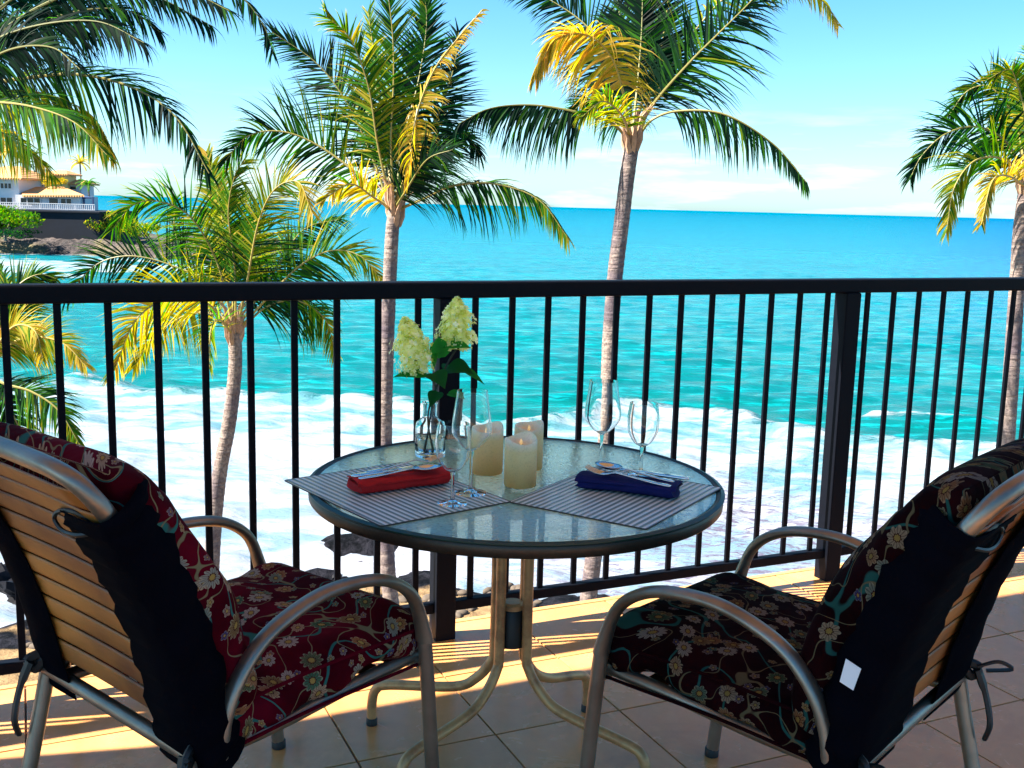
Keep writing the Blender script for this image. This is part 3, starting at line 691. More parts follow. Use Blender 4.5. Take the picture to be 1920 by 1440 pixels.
# ------------------------------------------------------------------ palms
def frond(palm, pts, Y, L=.95, twist=25, tintb=.3, hang=.5, n=98, seed=0, wid=.0165, down=0, sparse=0, tipy=0, start=.2, petiole=.024):
    """pts: (px, py, depth offset) along the midrib; leaflets stand off both sides of the midrib and sag"""
    r_ = random.Random(seed); P = cat([at(a, b, Y+c) for a, b, c in pts], 10); m = len(P)
    base = P[0]; D = [0]
    for i in range(1, m): D.append(D[-1]+(P[i]-P[i-1]).length)
    T = D[-1]; mb = MB(); tw = R(twist)
    def pos(s):
        s = min(max(s, 0), T-1e-4)
        for i in range(1, m):
            if D[i] >= s:
                f = (s-D[i-1])/(D[i]-D[i-1]); return P[i-1].lerp(P[i], f), (P[i]-P[i-1]).normalized()
        return P[-1], (P[-1]-P[-2]).normalized()
    cpos = Vector((0, 0, H))
    for k in range(n):
        u = start+(1-start)*(k+.5)/n
        for side in (-1, 1):
            if r_.random() < sparse+.05 or math.sin(k*.47+seed*2.3+side*1.9) > .965: continue
            p, t = pos((u+r_.uniform(-.4, .4)/n)*T)
            v = (p-cpos).normalized(); s1 = t.cross(v).normalized(); s2 = s1.cross(t).normalized()
            dr = (s1*math.cos(tw)*side + s2*math.sin(tw)*(1 if True else side))
            dr = (s1*math.cos(tw)*side + s2*(math.sin(tw)*side*.55 + math.sin(abs(tw))*.45)).normalized()
            if down: dr = (dr+Vector((0, 0, -down))).normalized()
            al = R(66-38*((u-start)/(1-start))**1.3+r_.uniform(-9, 9)+7*math.sin(k*.31+seed*1.7+side)+4*math.sin(k*.9+seed))
            d = (t*math.cos(al)+dr*math.sin(al)).normalized()
            l = 1.1*L*(.55+.45*math.sin(math.pi*min(1, (u-start)/(1-start)*1.25+.12)))*(1-.42*((u-start)/(1-start))**3)*r_.uniform(.82, 1.08)
            w_ = wid*r_.uniform(.8, 1.15); tn = min(1, max(0, tintb+r_.gauss(0, .13)+tipy*(u-.5)))
            q = p.copy(); dd = d.copy(); vs = []; at_ = []
            nn = (d.cross(t)).normalized(); wv = nn.cross(d).normalized(); rot = r_.uniform(-.6, .6)
            wv = (wv*math.cos(rot)+nn*math.sin(rot)).normalized()
            seg = 4; hg = hang*r_.uniform(.5, 1.5)*(1+.3*math.sin(k*.23+seed))
            for j in range(seg+1):
                f = j/seg; ww = w_*(1-f**1.6)*(.75 if j == 0 else 1)
                if j < seg: vs += [q-wv*ww, q+wv*ww]; at_ += [tn, min(1, tn+.05)]
                else: vs.append(q); at_.append(min(1, tn+.18))
                dd = (dd+Vector((0, 0, -1))*hg*(.18+.55*f)).normalized(); q = q+dd*(l/seg)
            fs = [(2*j, 2*j+1, 2*j+3, 2*j+2) for j in range(seg-1)]+[(2*seg-2, 2*seg-1, 2*seg)]
            mb.add(vs, fs, at_)
    o = mb.build('frond', m_leaf, palm)
    o.location = -palm.location
    rb = MB().sweep(P, [petiole*(1-.82*D[i]/T) for i in range(m)], 6, a=min(1, .25+tintb)).build('midrib', m_rach, o, smooth=True)
    return o
def palm(label, Y, trunk, tw, fronds, crown, gz=-7.1, boots=13, sd_=0):
    base_xy = at(*trunk[-1][:2], Y)
    pts = [at(a, b, Y) for a, b in trunk]
    last = pts[-1]; prev = pts[-2]; d = (last-prev).normalized()
    gp = Vector((last.x+(last.x-prev.x)*.2, Y, gz)); pts.append(gp)
    root = empty('coconut_palm', gp, 0, label, 'palm tree', 'coconut palms along the shore')
    P = cat(pts, 12); m = len(P); mb = MB()
    dist = [0]
    for i in range(1, m): dist.append(dist[-1]+(P[i]-P[i-1]).length)
    r0 = tw/2*Y/FPX
    PP = []; RR = []
    s = 0; i = 0; step = .055
    while s < dist[-1]:
        while i < m-2 and dist[i+1] < s: i += 1
        f = (s-dist[i])/max(1e-6, dist[i+1]-dist[i]); PP.append(P[i].lerp(P[i+1], f)-gp)
        g = s/dist[-1]; RR.append(r0*(.92+.28*g+.5*max(0, g-.85)/.15*.6)*(1.02 if len(PP) % 2 else .99)*random.uniform(.98, 1.02)); s += step
    mb.sweep(PP, RR, 14).build('trunk', m_bark, root, smooth=True, ang=80)
    cp = pts[0]-gp
    r_ = random.Random(sd_+50)
    bt = MB()
    for k in range(boots):
        q = 2*math.pi*k/boots+r_.uniform(-.3, .3); d = Vector((math.cos(q), math.sin(q), 0)); z0 = r_.uniform(-.25, .05)
        ln = r_.uniform(.25, .65)
        bt.sweep([cp+d*r0*.5+Vector((0, 0, z0)), cp+d*r0*1.05+Vector((0, 0, z0+.15)), cp+d*(r0*1.3)+Vector((0, 0, z0+ln*.7)), cp+d*(r0*1.5+ln*.25)+Vector((0, 0, z0+ln))], [r0*.42, r0*.40, r0*.22, r0*.06], 5)
    bt.build('leaf_bases', m_boot, root, smooth=True)
    for k, fr in enumerate(fronds):
        frond(root, fr[0], Y, seed=sd_*100+k, **fr[1])
    return root
D_ = dict
palm('coconut palm with low bushy crown at rail height, pale trunk bending left below', 17.5,
     [(440, 625), (441, 690), (430, 790), (413, 880), (402, 980), (396, 1090), (392, 1200)], 27, [
    ([(436, 625, 0), (400, 540, .2), (320, 497, .3), (240, 480, .3), (175, 500, .3), (120, 565, .2)], D_(tintb=.27, twist=20, hang=.25, L=1.0)),
    ([(438, 620, 0), (410, 500, 0), (360, 410, -.3), (300, 378, -.6), (250, 385, -.8), (212, 428, -.9)], D_(tintb=.42, twist=35, hang=.5)),
    ([(440, 620, 0), (432, 500, .2), (415, 400, .5), (400, 330, .7), (385, 285, .8)], D_(tintb=.60, twist=15, hang=.2, L=.8, wid=.03)),
    ([(442, 620, 0), (440, 500, -.2), (428, 400, -.5), (440, 330, -.7), (460, 300, -.8)], D_(tintb=.50, twist=50, hang=.2, L=.8)),
    ([(444, 620, 0), (463, 530, -.3), (484, 420, -.6), (515, 355, -.9), (560, 342, -1.1), (585, 400, -1.3)], D_(tintb=.55, twist=30, hang=.3, tipy=.6)),
    ([(446, 620, 0), (500, 560, -.2), (560, 500, -.3), (620, 470, -.4), (675, 480, -.5), (715, 525, -.5)], D_(tintb=.40, twist=25, hang=.35, tipy=.5, L=1.0)),
    ([(434, 625, 0), (390, 570, -.4), (320, 560, -.8), (255, 600, -1.2), (212, 700, -1.4)], D_(tintb=.72, twist=40, hang=.6, L=.9)),
    ([(436, 630, 0), (400, 590, .5), (350, 590, .9), (290, 630, 1.2), (250, 690, 1.3)], D_(tintb=.66, twist=30, hang=.6)),
    ([(446, 625, 0), (500, 575, .3), (560, 565, .6), (610, 600, .9), (628, 660, 1.0)], D_(tintb=.38, twist=40, hang=.6, tipy=.6)),
    ([(438, 630, 0), (412, 600, -.7), (395, 620, -1.1), (393, 690, -1.3)], D_(tintb=.58, twist=50, hang=.5, L=.6, n=30)),
    ([(440, 615, 0), (480, 560, .8), (490, 470, 1.4), (470, 390, 1.8), (455, 370, 2)], D_(tintb=.25, twist=45, hang=.4)),
    ([(438, 615, 0), (380, 540, 1), (330, 440, 1.6), (330, 370, 2)], D_(tintb=.30, twist=35, hang=.4)),
    ([(442, 620, 0), (520, 500, .8), (570, 430, 1.3), (640, 410, 1.6)], D_(tintb=.33, twist=40, hang=.5))], None, sd_=1)
palm('tall coconut palm rising above the vase, upright crown with one yellow broken frond', 16.5,
     [(740, 395), (735, 440), (731, 520), (726, 640), (722, 780), (722, 920), (728, 1080), (742, 1200)], 27, [
    ([(728, 392, 0), (680, 335, .1), (600, 275, .2), (530, 247, .2), (465, 255, .2), (420, 305, .2)], D_(tintb=.38, twist=30, hang=.5, L=1.0, tipy=-.2)),
    ([(730, 388, 0), (700, 300, .2), (655, 200, .3), (595, 120, .4), (510, 60, .4)], D_(tintb=.20, twist=10, hang=.18, L=.95)),
    ([(733, 385, 0), (708, 270, -.2), (690, 160, -.4), (655, 70, -.6), (610, 30, -.8)], D_(tintb=.52, twist=40, hang=.3, L=.85)),
    ([(738, 380, 0), (733, 270, -.2), (738, 150, -.3), (735, 50, -.4), (720, -60, -.5)], D_(tintb=.45, twist=15, hang=.12, L=.8)),
    ([(736, 380, 0), (722, 260, .5), (705, 130, .8), (690, 20, 1)], D_(tintb=.50, twist=45, hang=.15, L=.8)),
    ([(742, 380, 0), (755, 270, .2), (785, 150, .4), (800, 40, .5), (790, -40, .5)], D_(tintb=.16, twist=5, hang=.12, L=.85, tipy=.5, wid=.026)),
    ([(746, 382, 0), (775, 300, .3), (820, 220, .5), (850, 130, .7), (860, 60, .8)], D_(tintb=.14, twist=20, hang=.2, L=.85)),
    ([(748, 388, 0), (790, 330, .6), (830, 270, 1), (870, 250, 1.2), (900, 290, 1.3)], D_(tintb=.14, twist=35, hang=.5, L=.85)),
    ([(742, 385, 0), (768, 300, -.4), (783, 210, -.7), (815, 130, -.8), (860, 70, -.9), (905, 18, -.9)], D_(tintb=.92, twist=70, hang=.9, L=.45, sparse=.25, wid=.020)),
    ([(783, 205, -.7), (776, 240, -.8), (770, 290, -.85), (762, 350, -.9)], D_(tintb=.90, twist=80, hang=1.0, L=.45, n=34, start=.02, petiole=.015)),
    ([(750, 392, 0), (795, 372, -.2), (850, 348, -.4), (930, 345, -.5), (1010, 375, -.6), (1064, 445, -.7)], D_(tintb=.33, twist=30, hang=1.0, L=.85, tipy=.4, start=.22, down=.7)),
    ([(740, 392, 0), (760, 360, -.5), (800, 300, -1), (850, 280, -1.3)], D_(tintb=.2, twist=35, hang=.6, L=.8)),
    ([(738, 385, 0), (718, 300, 1.0), (700, 230, 1.6), (660, 180, 2.0)], D_(tintb=.10, twist=30, hang=.2, L=.8)),
    ([(744, 385, 0), (765, 310, 1.0), (800, 250, 1.6), (850, 200, 2.0)], D_(tintb=.08, twist=20, hang=.25, L=.85)),
    ([(742, 388, 0), (752, 330, .9), (772, 290, 1.4), (800, 300, 1.7)], D_(tintb=.08, twist=40, hang=.4, L=.7)),
    ([(732, 392, 0), (700, 370, -.4), (655, 345, -.7), (600, 380, -.9)], D_(tintb=.75, twist=30, hang=.7, L=.5, sparse=.3))], None, sd_=2)
palm('tallest coconut palm right of centre, slender leaning trunk, drooping yellow frond on its left', 15.5,
     [(1186, 262), (1176, 330), (1165, 420), (1153, 520), (1144, 640), (1140, 760), (1130, 900), (1112, 1050), (1098, 1180)], 30, [
    ([(1182, 258, 0), (1172, 190, -.3), (1148, 110, -.5), (1100, 65, -.6), (1040, 75, -.7), (1005, 140, -.7)], D_(tintb=.86, twist=35, hang=1.1, L=.85, wid=.020, start=.3, down=.8)),
    ([(1180, 250, 0), (1160, 150, .4), (1110, 60, .7), (1040, 5, .9), (960, -30, 1)], D_(tintb=.20, twist=15, hang=.35, L=1.0)),
    ([(1186, 250, 0), (1196, 150, .2), (1203, 60, .3), (1206, -60, .4)], D_(tintb=.15, twist=8, hang=.12, L=.9, wid=.03)),
    ([(1184, 250, 0), (1180, 150, .6), (1165, 50, 1), (1150, -60, 1.2)], D_(tintb=.22, twist=25, hang=.15, L=.9)),
    ([(1190, 250, 0), (1225, 160, .4), (1245, 60, .7), (1260, -60, .9)], D_(tintb=.22, twist=20, hang=.2, L=.9)),
    ([(1192, 255, 0), (1225, 195, -.1), (1290, 120, -.3), (1350, 60, -.4), (1410, 0, -.5), (1470, -70, -.6)], D_(tintb=.25, twist=15, hang=.4, L=1.0, tipy=-.1)),
    ([(1194, 262, 0), (1222, 225, -.2), (1275, 208, -.3), (1360, 215, -.5), (1450, 270, -.6), (1512, 342, -.7)], D_(tintb=.22, twist=45, hang=1.2, L=.75, start=.24, down=.8)),
    ([(1180, 264, 0), (1145, 230, -.1), (1080, 210, -.2), (1000, 197, -.2), (920, 203, -.3), (860, 232, -.4)], D_(tintb=.20, twist=60, hang=1.6, L=.85, start=.30, n=90, down=2.2)),
    ([(1195, 250, 0), (1280, 90, .4), (1380, -20, .6), (1480, -30, .8), (1540, 0, .9), (1572, 48, 1)], D_(tintb=.45, twist=60, hang=.6, L=.7, tipy=1.0)),
    ([(1188, 250, 0), (1210, 170, 1.0), (1225, 90, 1.4), (1222, 0, 1.6)], D_(tintb=.08, twist=30, hang=.2, L=.9)),
    ([(1180, 258, 0), (1140, 200, .8), (1100, 190, 1.2), (1050, 230, 1.5)], D_(tintb=.28, twist=40, hang=.8, L=.7)),
    ([(1182, 258, 0), (1165, 215, -.8), (1130, 190, -1.2), (1090, 220, -1.5)], D_(tintb=.6, twist=40, hang=.9, L=.6))], None, sd_=3)
palm('coconut palm at the right edge with a compact arched crown', 16.5,
     [(1925, 345), (1914, 430), (1908, 520), (1900, 640), (1892, 760), (1884, 880), (1876, 1000), (1870, 1150)], 29, [
    ([(1922, 340, 0), (1890, 270, -.2), (1835, 238, -.4), (1775, 250, -.5), (1730, 290, -.6), (1706, 335, -.6)], D_(tintb=.25, twist=30, hang=.5, L=.8)),
    ([(1924, 335, 0), (1905, 230, .2), (1860, 165, .3), (1815, 170, .4), (1780, 215, .4)], D_(tintb=.33, twist=35, hang=.6, L=.75)),
    ([(1928, 335, 0), (1925, 230, 0), (1905, 150, -.1), (1890, 130, -.2), (1850, 150, -.3)], D_(tintb=.55, twist=40, hang=.5, L=.7)),
    ([(1920, 345, 0), (1885, 300, -.4), (1830, 300, -.7), (1790, 350, -.9), (1775, 430, -1)], D_(tintb=.45, twist=40, hang=.6, L=.75, tipy=.5)),
    ([(1922, 350, 0), (1890, 330, -.8), (1860, 340, -1.2), (1840, 420, -1.4)], D_(tintb=.80, twist=40, hang=.6, L=.55)),
    ([(1928, 335, 0), (1950, 240, 0), (2000, 190, 0), (2060, 220, 0)], D_(tintb=.4, twist=30, hang=.5, L=.8)),
    ([(1930, 345, 0), (1980, 300, 0), (2040, 310, 0), (2080, 390, 0)], D_(tintb=.4, twist=30, hang=.5, L=.8)),
    ([(1924, 340, 0), (1900, 290, .8), (1860, 260, 1.3), (1820, 300, 1.5)], D_(tintb=.25, twist=30, hang=.6, L=.7)),
    ([(1924, 335, 0), (1930, 200, .5), (1940, 100, .8), (1960, 40, 1)], D_(tintb=.35, twist=30, hang=.3, L=.8))], None, sd_=4)
palm('coconut palm whose dark crown hangs in from the upper left corner', 9.0,
     [(-95, 190), (-98, 300), (-100, 420), (-96, 640), (-90, 900), (-80, 1300)], 46, [
    ([(-90, 185, 0), (-30, 160, 0), (60, 145, -.1), (150, 140, -.2), (250, 165, -.3), (330, 220, -.4), (392, 325, -.5)], D_(tintb=.30, twist=60, hang=.8, L=.60, n=95, wid=.012, petiole=.018, tipy=-.3, start=.22)),
    ([(-90, 185, 0), (-20, 190, -.4), (60, 200, -.7), (140, 230, -.9), (200, 290, -1)], D_(tintb=.40, twist=50, hang=1.1, L=.55, n=90, wid=.012, petiole=.014, tipy=.3)),
    ([(-90, 175, 0), (-20, 80, 0), (80, 10, -.1), (200, -30, -.2), (320, -30, -.3), (430, 20, -.4)], D_(tintb=.16, twist=70, hang=.9, L=.62, n=95, wid=.012, petiole=.018)),
    ([(-90, 175, 0), (-20, 100, .5), (60, 50, .7), (150, 20, .8), (240, 20, .9), (300, 60, 1)], D_(tintb=.12, twist=50, hang=.8, L=.6, n=80, wid=.012, petiole=.018)),
    ([(-90, 175, 0), (-40, 60, .3), (20, 0, .4), (110, -40, .5), (200, -60, .5)], D_(tintb=.12, twist=30, hang=.6, L=.6, n=80, wid=.012, petiole=.018)),
    ([(-90, 180, 0), (-30, 120, -.5), (30, 90, -.7), (100, 90, -.8), (150, 130, -.9)], D_(tintb=.14, twist=40, hang=.7, L=.5, n=60, wid=.012, petiole=.018)),
    ([(-90, 190, 0), (-60, 230, .3), (-10, 240, .4), (60, 290, .5), (100, 330, .5)], D_(tintb=.66, twist=50, hang=1.1, L=.45, n=80, wid=.010, petiole=.012)),
    ([(-90, 180, 0), (-10, 170, .4), (80, 175, .6), (170, 215, .7), (215, 290, .7)], D_(tintb=.62, twist=60, hang=1.4, L=.55, n=90, wid=.011, petiole=.012, down=1.0, tipy=.3)),
    ([(-90, 175, 0), (-30, 90, -.3), (60, 50, -.4), (180, 40, -.5), (270, 80, -.6)], D_(tintb=.10, twist=60, hang=1.0, L=.62, n=95, wid=.012, petiole=.016)),
    ([(-90, 175, 0), (0, 20, .6), (120, -30, .8), (280, -10, .9), (400, 50, 1.0)], D_(tintb=.08, twist=60, hang=1.2, L=.6, n=95, wid=.012, petiole=.016, down=.7)),
    ([(-90, 175, 0), (60, -60, 1), (280, -70, 1.2), (430, -20, 1.3), (490, 40, 1.3), (512, 100, 1.3)], D_(tintb=.14, twist=50, hang=.7, L=.5, n=90, wid=.013, petiole=.018, start=.3))], None, sd_=5)
palm('low coconut palm crown behind the lower left railing, mostly yellow green', 14.5,
     [(-30, 690), (-35, 800), (-40, 920), (-42, 1100)], 30, [
    ([(-28, 690, 0), (20, 645, 0), (70, 632, 0), (120, 645, -.1), (160, 685, -.2)], D_(tintb=.62, twist=35, hang=.6, L=.6, tipy=.3)),
    ([(-28, 688, 0), (0, 600, .2), (30, 540, .3), (70, 515, .4), (105, 522, .5)], D_(tintb=.45, twist=30, hang=.3, L=.7)),
    ([(-28, 692, 0), (0, 640, -.4), (30, 610, -.6), (65, 620, -.8), (80, 670, -.9)], D_(tintb=.75, twist=45, hang=.6, L=.5)),
    ([(-28, 700, 0), (10, 720, -.2), (60, 735, -.3), (110, 770, -.4), (150, 835, -.5)], D_(tintb=.35, twist=30, hang=.5, L=.6, tipy=.4)),
    ([(-28, 700, 0), (0, 740, .3), (30, 790, .4), (50, 850, .4)], D_(tintb=.25, twist=30, hang=.5, L=.6)),
    ([(-28, 688, 0), (-60, 600, 0), (-110, 560, 0)], D_(tintb=.4, twist=30, hang=.5, L=.6)),
    ([(-28, 690, 0), (10, 560, .6), (-5, 510, .8), (-20, 490, .8)], D_(tintb=.5, twist=30, hang=.3, L=.6))], None, sd_=6)

# ------------------------------------------------------------------ sea
SEA = -8.57
def vnoise(x, y, seed):
    xi = np.floor(x).astype(int); yi = np.floor(y).astype(int); fx = x-xi; fy = y-yi
    fx = fx*fx*(3-2*fx); fy = fy*fy*(3-2*fy)
    def h(a, b):
        n = (a*374761393+b*668265263+seed*974711) & 0x7fffffff; n = (n ^ (n >> 13))*1274126177 & 0x7fffffff
        return ((n ^ (n >> 16)) & 0xffff)/65535.
    return (h(xi, yi)*(1-fx)+h(xi+1, yi)*fx)*(1-fy)+(h(xi, yi+1)*(1-fx)+h(xi+1, yi+1)*fx)*fy
def fbm(x, y, oct=4, seed=0):
    s = 0; a = .5; t = 0
    for k in range(oct): s = s+a*vnoise(x*2**k+k*17.3, y*2**k-k*9.1, seed+k); t += a; a *= .5
    return s/t
def sgn_poly(pxs):
    out = []
    for px, py in pxs:
        p = onz(px, py, SEA); out.append((math.atan2(p.x, p.y), math.hypot(p.x, p.y)))
    return out
fb = sgn_poly([(-400, 770), (0, 748), (150, 735), (320, 742), (450, 752), (620, 768), (760, 790), (900, 805), (1060, 792), (1180, 775), (1330, 800), (1450, 832), (1650, 848), (1850, 862), (2300, 890)])
fa, fd = np.array([a for a, b in fb]), np.array([b for a, b in fb])
def sea_mesh():
    na, nr = 620, 560
    az = np.linspace(R(-80), R(80), na); rr = 12*np.exp(np.linspace(0, math.log(16000/12), nr))
    Rg, Ag = np.meshgrid(rr, az, indexing='ij'); X = Rg*np.sin(Ag); Y = Rg*np.cos(Ag); Z = np.full_like(X, SEA)
    fade = np.clip(1.15-Rg/260, .0, 1)
    g = np.random.default_rng(3)
    for k in range(34):
        lam = g.uniform(2.0, 9.0); dirn = R(100)+g.normal(0, .45); ph = g.uniform(0, 6.28); amp = .0085*lam*(1 if lam < 6 else .8)
        kx, ky = math.cos(dirn)*6.283/lam, math.sin(dirn)*6.283/lam
        w = np.sin(kx*X+ky*Y+ph+1.5*vnoise(X/11, Y/11, k)); Z += fade*amp*.62*(1-np.abs(w))*1.3
    d = np.interp(Ag, fa, fd); wob = (fbm(X/6, Y/6, 4, 5)-.5)*9
    t = Rg-d-wob
    Z += .45*np.exp(-((t+1.2)/1.3)**2)*fbm(X/2.5, Y/2.5, 3, 9)*1.5        # breaking lip
    Z += np.where(t < 0, (fbm(X/1.3, Y/1.3, 4, 21)-.45)*.35, 0)
    foam = 1/(1+np.exp(np.clip((t+1.0)*.55, -40, 40)))
    # second spilling crest further out on the right, white water in the far bay
    for px0, px1, py, wd, am in ((1560, 1900, 808, .9, .9), (600, 720, 772, 1.0, .7)):
        p0, p1 = onz(px0, py, SEA), onz(px1, py, SEA); r0 = math.hypot((p0.x+p1.x)/2, (p0.y+p1.y)/2)
        a0, a1 = math.atan2(p0.x, p0.y), math.atan2(p1.x, p1.y)
        win = np.clip((Ag-a0)/.03, 0, 1)*np.clip((a1-Ag)/.03, 0, 1); tt = Rg-r0-(fbm(X/5, Y/5, 3, 13)-.5)*6
        foam = np.maximum(foam, am*win*np.exp(-(tt/wd)**2)*np.clip(fbm(X/2, Y/2, 3, 31)*2.6-.8, 0, 1)); Z += .3*win*np.exp(-(tt/1.4)**2)
    p0 = onz(110, 466, SEA); bay = np.hypot((X-p0.x)/34, (Y-p0.y)/26); nb = fbm(X/9, Y/5, 4, 41)
    foam = np.maximum(foam, np.clip((1.5-bay)*1.6, 0, 1)*np.clip((nb-.36)*5, 0, 1))
    p0 = onz(10, 500, SEA); bay = np.hypot((X-p0.x)/26, (Y-p0.y)/22)
    foam = np.maximum(foam, np.clip((1.4-bay)*1.6, 0, 1)*np.clip((nb-.33)*5, 0, 1))
    v = np.stack([X, Y, Z], -1).reshape(-1, 3)
    idx = np.arange(nr*na).reshape(nr, na); q = np.stack([idx[:-1, :-1], idx[:-1, 1:], idx[1:, 1:], idx[1:, :-1]], -1).reshape(-1, 4)
    me = bpy.data.meshes.new('sea'); me.vertices.add(len(v)); me.vertices.foreach_set('co', v.ravel())
    me.loops.add(q.size); me.loops.foreach_set('vertex_index', q.ravel()); me.polygons.add(len(q)); me.polygons.foreach_set('loop_start', np.arange(0, q.size, 4)); me.polygons.foreach_set('loop_total', np.full(len(q), 4))
    me.update(calc_edges=True)
    A = me.attributes.new('foam', 'FLOAT', 'POINT'); A.data.foreach_set('value', foam.ravel())
    inn = 1/(1+np.exp(np.clip((t+9)/2., -40, 40))); A = me.attributes.new('inner', 'FLOAT', 'POINT'); A.data.foreach_set('value', inn.ravel())
    me.polygons.foreach_set('use_smooth', [True]*len(me.polygons))
    o = bpy.data.objects.new('sea', me); COL.objects.link(o); o['kind'] = 'structure'
    t_ = NT('sea water'); c = t_.coord('Object'); s = t_.new('SeparateXYZ'); t_.link(c, s.inputs[0]); y = s.outputs[1]
    dist = t_.math('SQRT', t_.math('ADD', t_.math('MULTIPLY', y, y), t_.math('MULTIPLY', s.outputs[0], s.outputs[0])))
    lg = t_.math('LOGARITHM', dist, 10)
    col = t_.ramp(t_.rng(lg, 1.55, 3.4), [(0, (.001, .088, .072)), (.14, (.0, .128, .126)), (.33, (.0, .145, .180)), (.6, (.0, .125, .205)), (1, (.0, .098, .195))])
    az_ = t_.math('DIVIDE', s.outputs[0], y); col = t_.mix(t_.math('MULTIPLY', t_.rng(az_, .30, .50, 0, 1, True), t_.rng(lg, 1.9, 2.5, 0, .8)), col, (.002, .056, .22))
    v1 = t_.coord('Object', (.10, .42, 1)); n1 = t_.noise(1.1, 5, .62, v1, .4); v2 = t_.coord('Object', (.012, .06, 1)); n2 = t_.noise(1, 5, .65, v2, .3)
    col = t_.mix(t_.rng(n1, .42, .62, 0, .42), col, (.0, .052, .045)); 
    col = t_.mix(t_.rng(n2, .45, .65, 0, .30), col, (.0, .07, .125))
    v3 = t_.coord('Object', (.35, 1.2, 1)); n3 = t_.noise(1.3, 4, .6, v3, .6)
    col = t_.mix(t_.rng(n3, .52, .66, 0, .7), col, (.0, .30, .32))
    fo = t_.attr('foam'); n4 = t_.noise(.75, 9, .70, t_.coord('Object', (.55, 1.7, 1)), 1.1); n5 = t_.noise(.35, 5, .6, t_.coord('Object', (.6, 1.6, 1)), 1.2)
    f = t_.rng(t_.math('ADD', fo, t_.math('MULTIPLY', t_.math('SUBTRACT', n4, .5), 1.3)), .38, .62, 0, 1, True)
    fc = t_.mix(t_.rng(n5, .36, .60), (.34, .35, .38), (.07, .20, .24)); n6 = t_.noise(2.6, 7, .7, t_.coord('Object', (.45, 1.3, 1)), 1.5)
    rk = t_.math('MULTIPLY', t_.attr('inner'), t_.rng(n6, .50, .57, 0, .95)); rk = t_.math('MULTIPLY', rk, t_.rng(az_, -.05, .12))
    fc = t_.mix(rk, fc, (.035, .03, .055))
    fc = t_.mix(t_.math('MULTIPLY', t_.attr('inner'), .30), fc, (.27, .23, .33))
    t_.base(t_.mix(f, col, fc)); t_.link(t_.math('MAXIMUM', t_.rng(f, 0, 1, .16, .75), t_.rng(lg, 1.6, 3.6, .1, .5)), t_.b.inputs['Roughness']); t_.link(t_.rng(lg, 1.5, 3.6, .10, .0), t_.b.inputs['Specular IOR Level'])
    b1_ = t_.noise(1.0, 6, .62, t_.coord('Object', (.55, 1.8, 1)), .5); bb = t_.bump(b1_, .55, .35); b2_ = t_.noise(.16, 5, .6, t_.coord('Object', (.4, 1.5, 1)))
    bb = t_.bump(b2_, .35, 1.2, bb); t_.bump(t_.math('MULTIPLY', n4, f), .5, .35, bb)
    me.materials.append(t_.m)
    return o
sea_mesh()

# ------------------------------------------------------------------ near shore: lava shelf and stony strip below the balcony
def grid(x0, x1, y0, y1, nx, ny, fz, name, mat, attrf=None):
    xs = np.linspace(x0, x1, nx); ys = np.linspace(y0, y1, ny); X, Y = np.meshgrid(xs, ys, indexing='xy')
    Z, A_ = fz(X, Y); v = np.stack([X, Y, Z], -1).reshape(-1, 3)
    idx = np.arange(nx*ny).reshape(ny, nx); q = np.stack([idx[:-1, :-1], idx[:-1, 1:], idx[1:, 1:], idx[1:, :-1]], -1).reshape(-1, 4)
    me = bpy.data.meshes.new(name); me.from_pydata(v.tolist(), [], q.tolist())
    A = me.attributes.new('tint', 'FLOAT', 'POINT'); A.data.foreach_set('value', A_.ravel().astype(float)); me.materials.append(mat)
    me.polygons.foreach_set('use_smooth', [True]*len(me.polygons))
    o = bpy.data.objects.new(name, me); COL.objects.link(o); o['kind'] = 'structure'; return o
t = NT('lava and sand'); a = t.attr('tint'); c = t.coord(); n = t.noise(2.5, 6, .65, c)
lava = t.mix(t.rng(n, .42, .62), (.001, .0015, .003), (.020, .019, .026)); sand = t.mix(t.rng(n, .4, .6), (.34, .22, .11), (.22, .14, .07))
v = t.new('TexVoronoi'); v.inputs['Scale'].default_value = 2.2; t.link(c, v.inputs['Vector'])
t.base(t.mix(t.rng(a, .4, .6), lava, sand)); t.set(Roughness=.8); t.b.inputs['Specular IOR Level'].default_value = .08; t.bump(t.noise(5, 7, .7, c), .9, .2); m_shore = t.m
def shore(X, Y):
    # distance seaward of the balcony line
    pr = (X-A0.x)*N.x+(Y-A0.y)*N.y; al = (X-A0.x)*U.x+(Y-A0.y)*U.y
    coast = 22.5-7.5*np.clip((al-8)/4, 0, 1)+3*(fbm(al/5, al*0+3, 3, 2)-.5)
    h = -7.1-(np.clip(pr-12, 0, 50)*.10)
    rk = (1-np.abs(2*fbm(X/3.1, Y/3.1, 5, 7)-1))
    h = np.where(pr > coast-3, h+(rk-.75)*1.5*np.clip((pr-coast+3)/4, 0, 1), h)
    h = h-np.clip(pr-coast, 0, 30)*.34
    shelf = np.clip((al-12)/5, 0, 1)*np.clip((34-pr)/8, 0, 1)*np.clip((pr-16)/4, 0, 1)
    h = np.maximum(h, SEA-.55+shelf*((rk-.50)*1.5)+.0*shelf)
    blob = np.exp(-(((X-bx)/2.4)**2+((Y-by)/2.2)**2)); h = np.maximum(h, SEA-.9+blob*(1.0+rk*1.1))
    tint_ = np.clip(.5+(coast-2.6-pr)*.5+(fbm(X, Y, 3, 4)-.5)*2, 0, 1)
    return h, tint_
_b = onz(680, 1050, SEA); bx, by = _b.x, _b.y
grid(-24, 30, 3.6, 44, 330, 300, shore, 'rocky_shore', m_shore)
m_lava = simple('black lava rock', (.006, .006, .009), .6, 0, .8, 3.5, 1.0, 14, .12)
m_stone = simple('rounded beach stone', (.09, .065, .045), .85, 0, .6, 2, .5, 20)
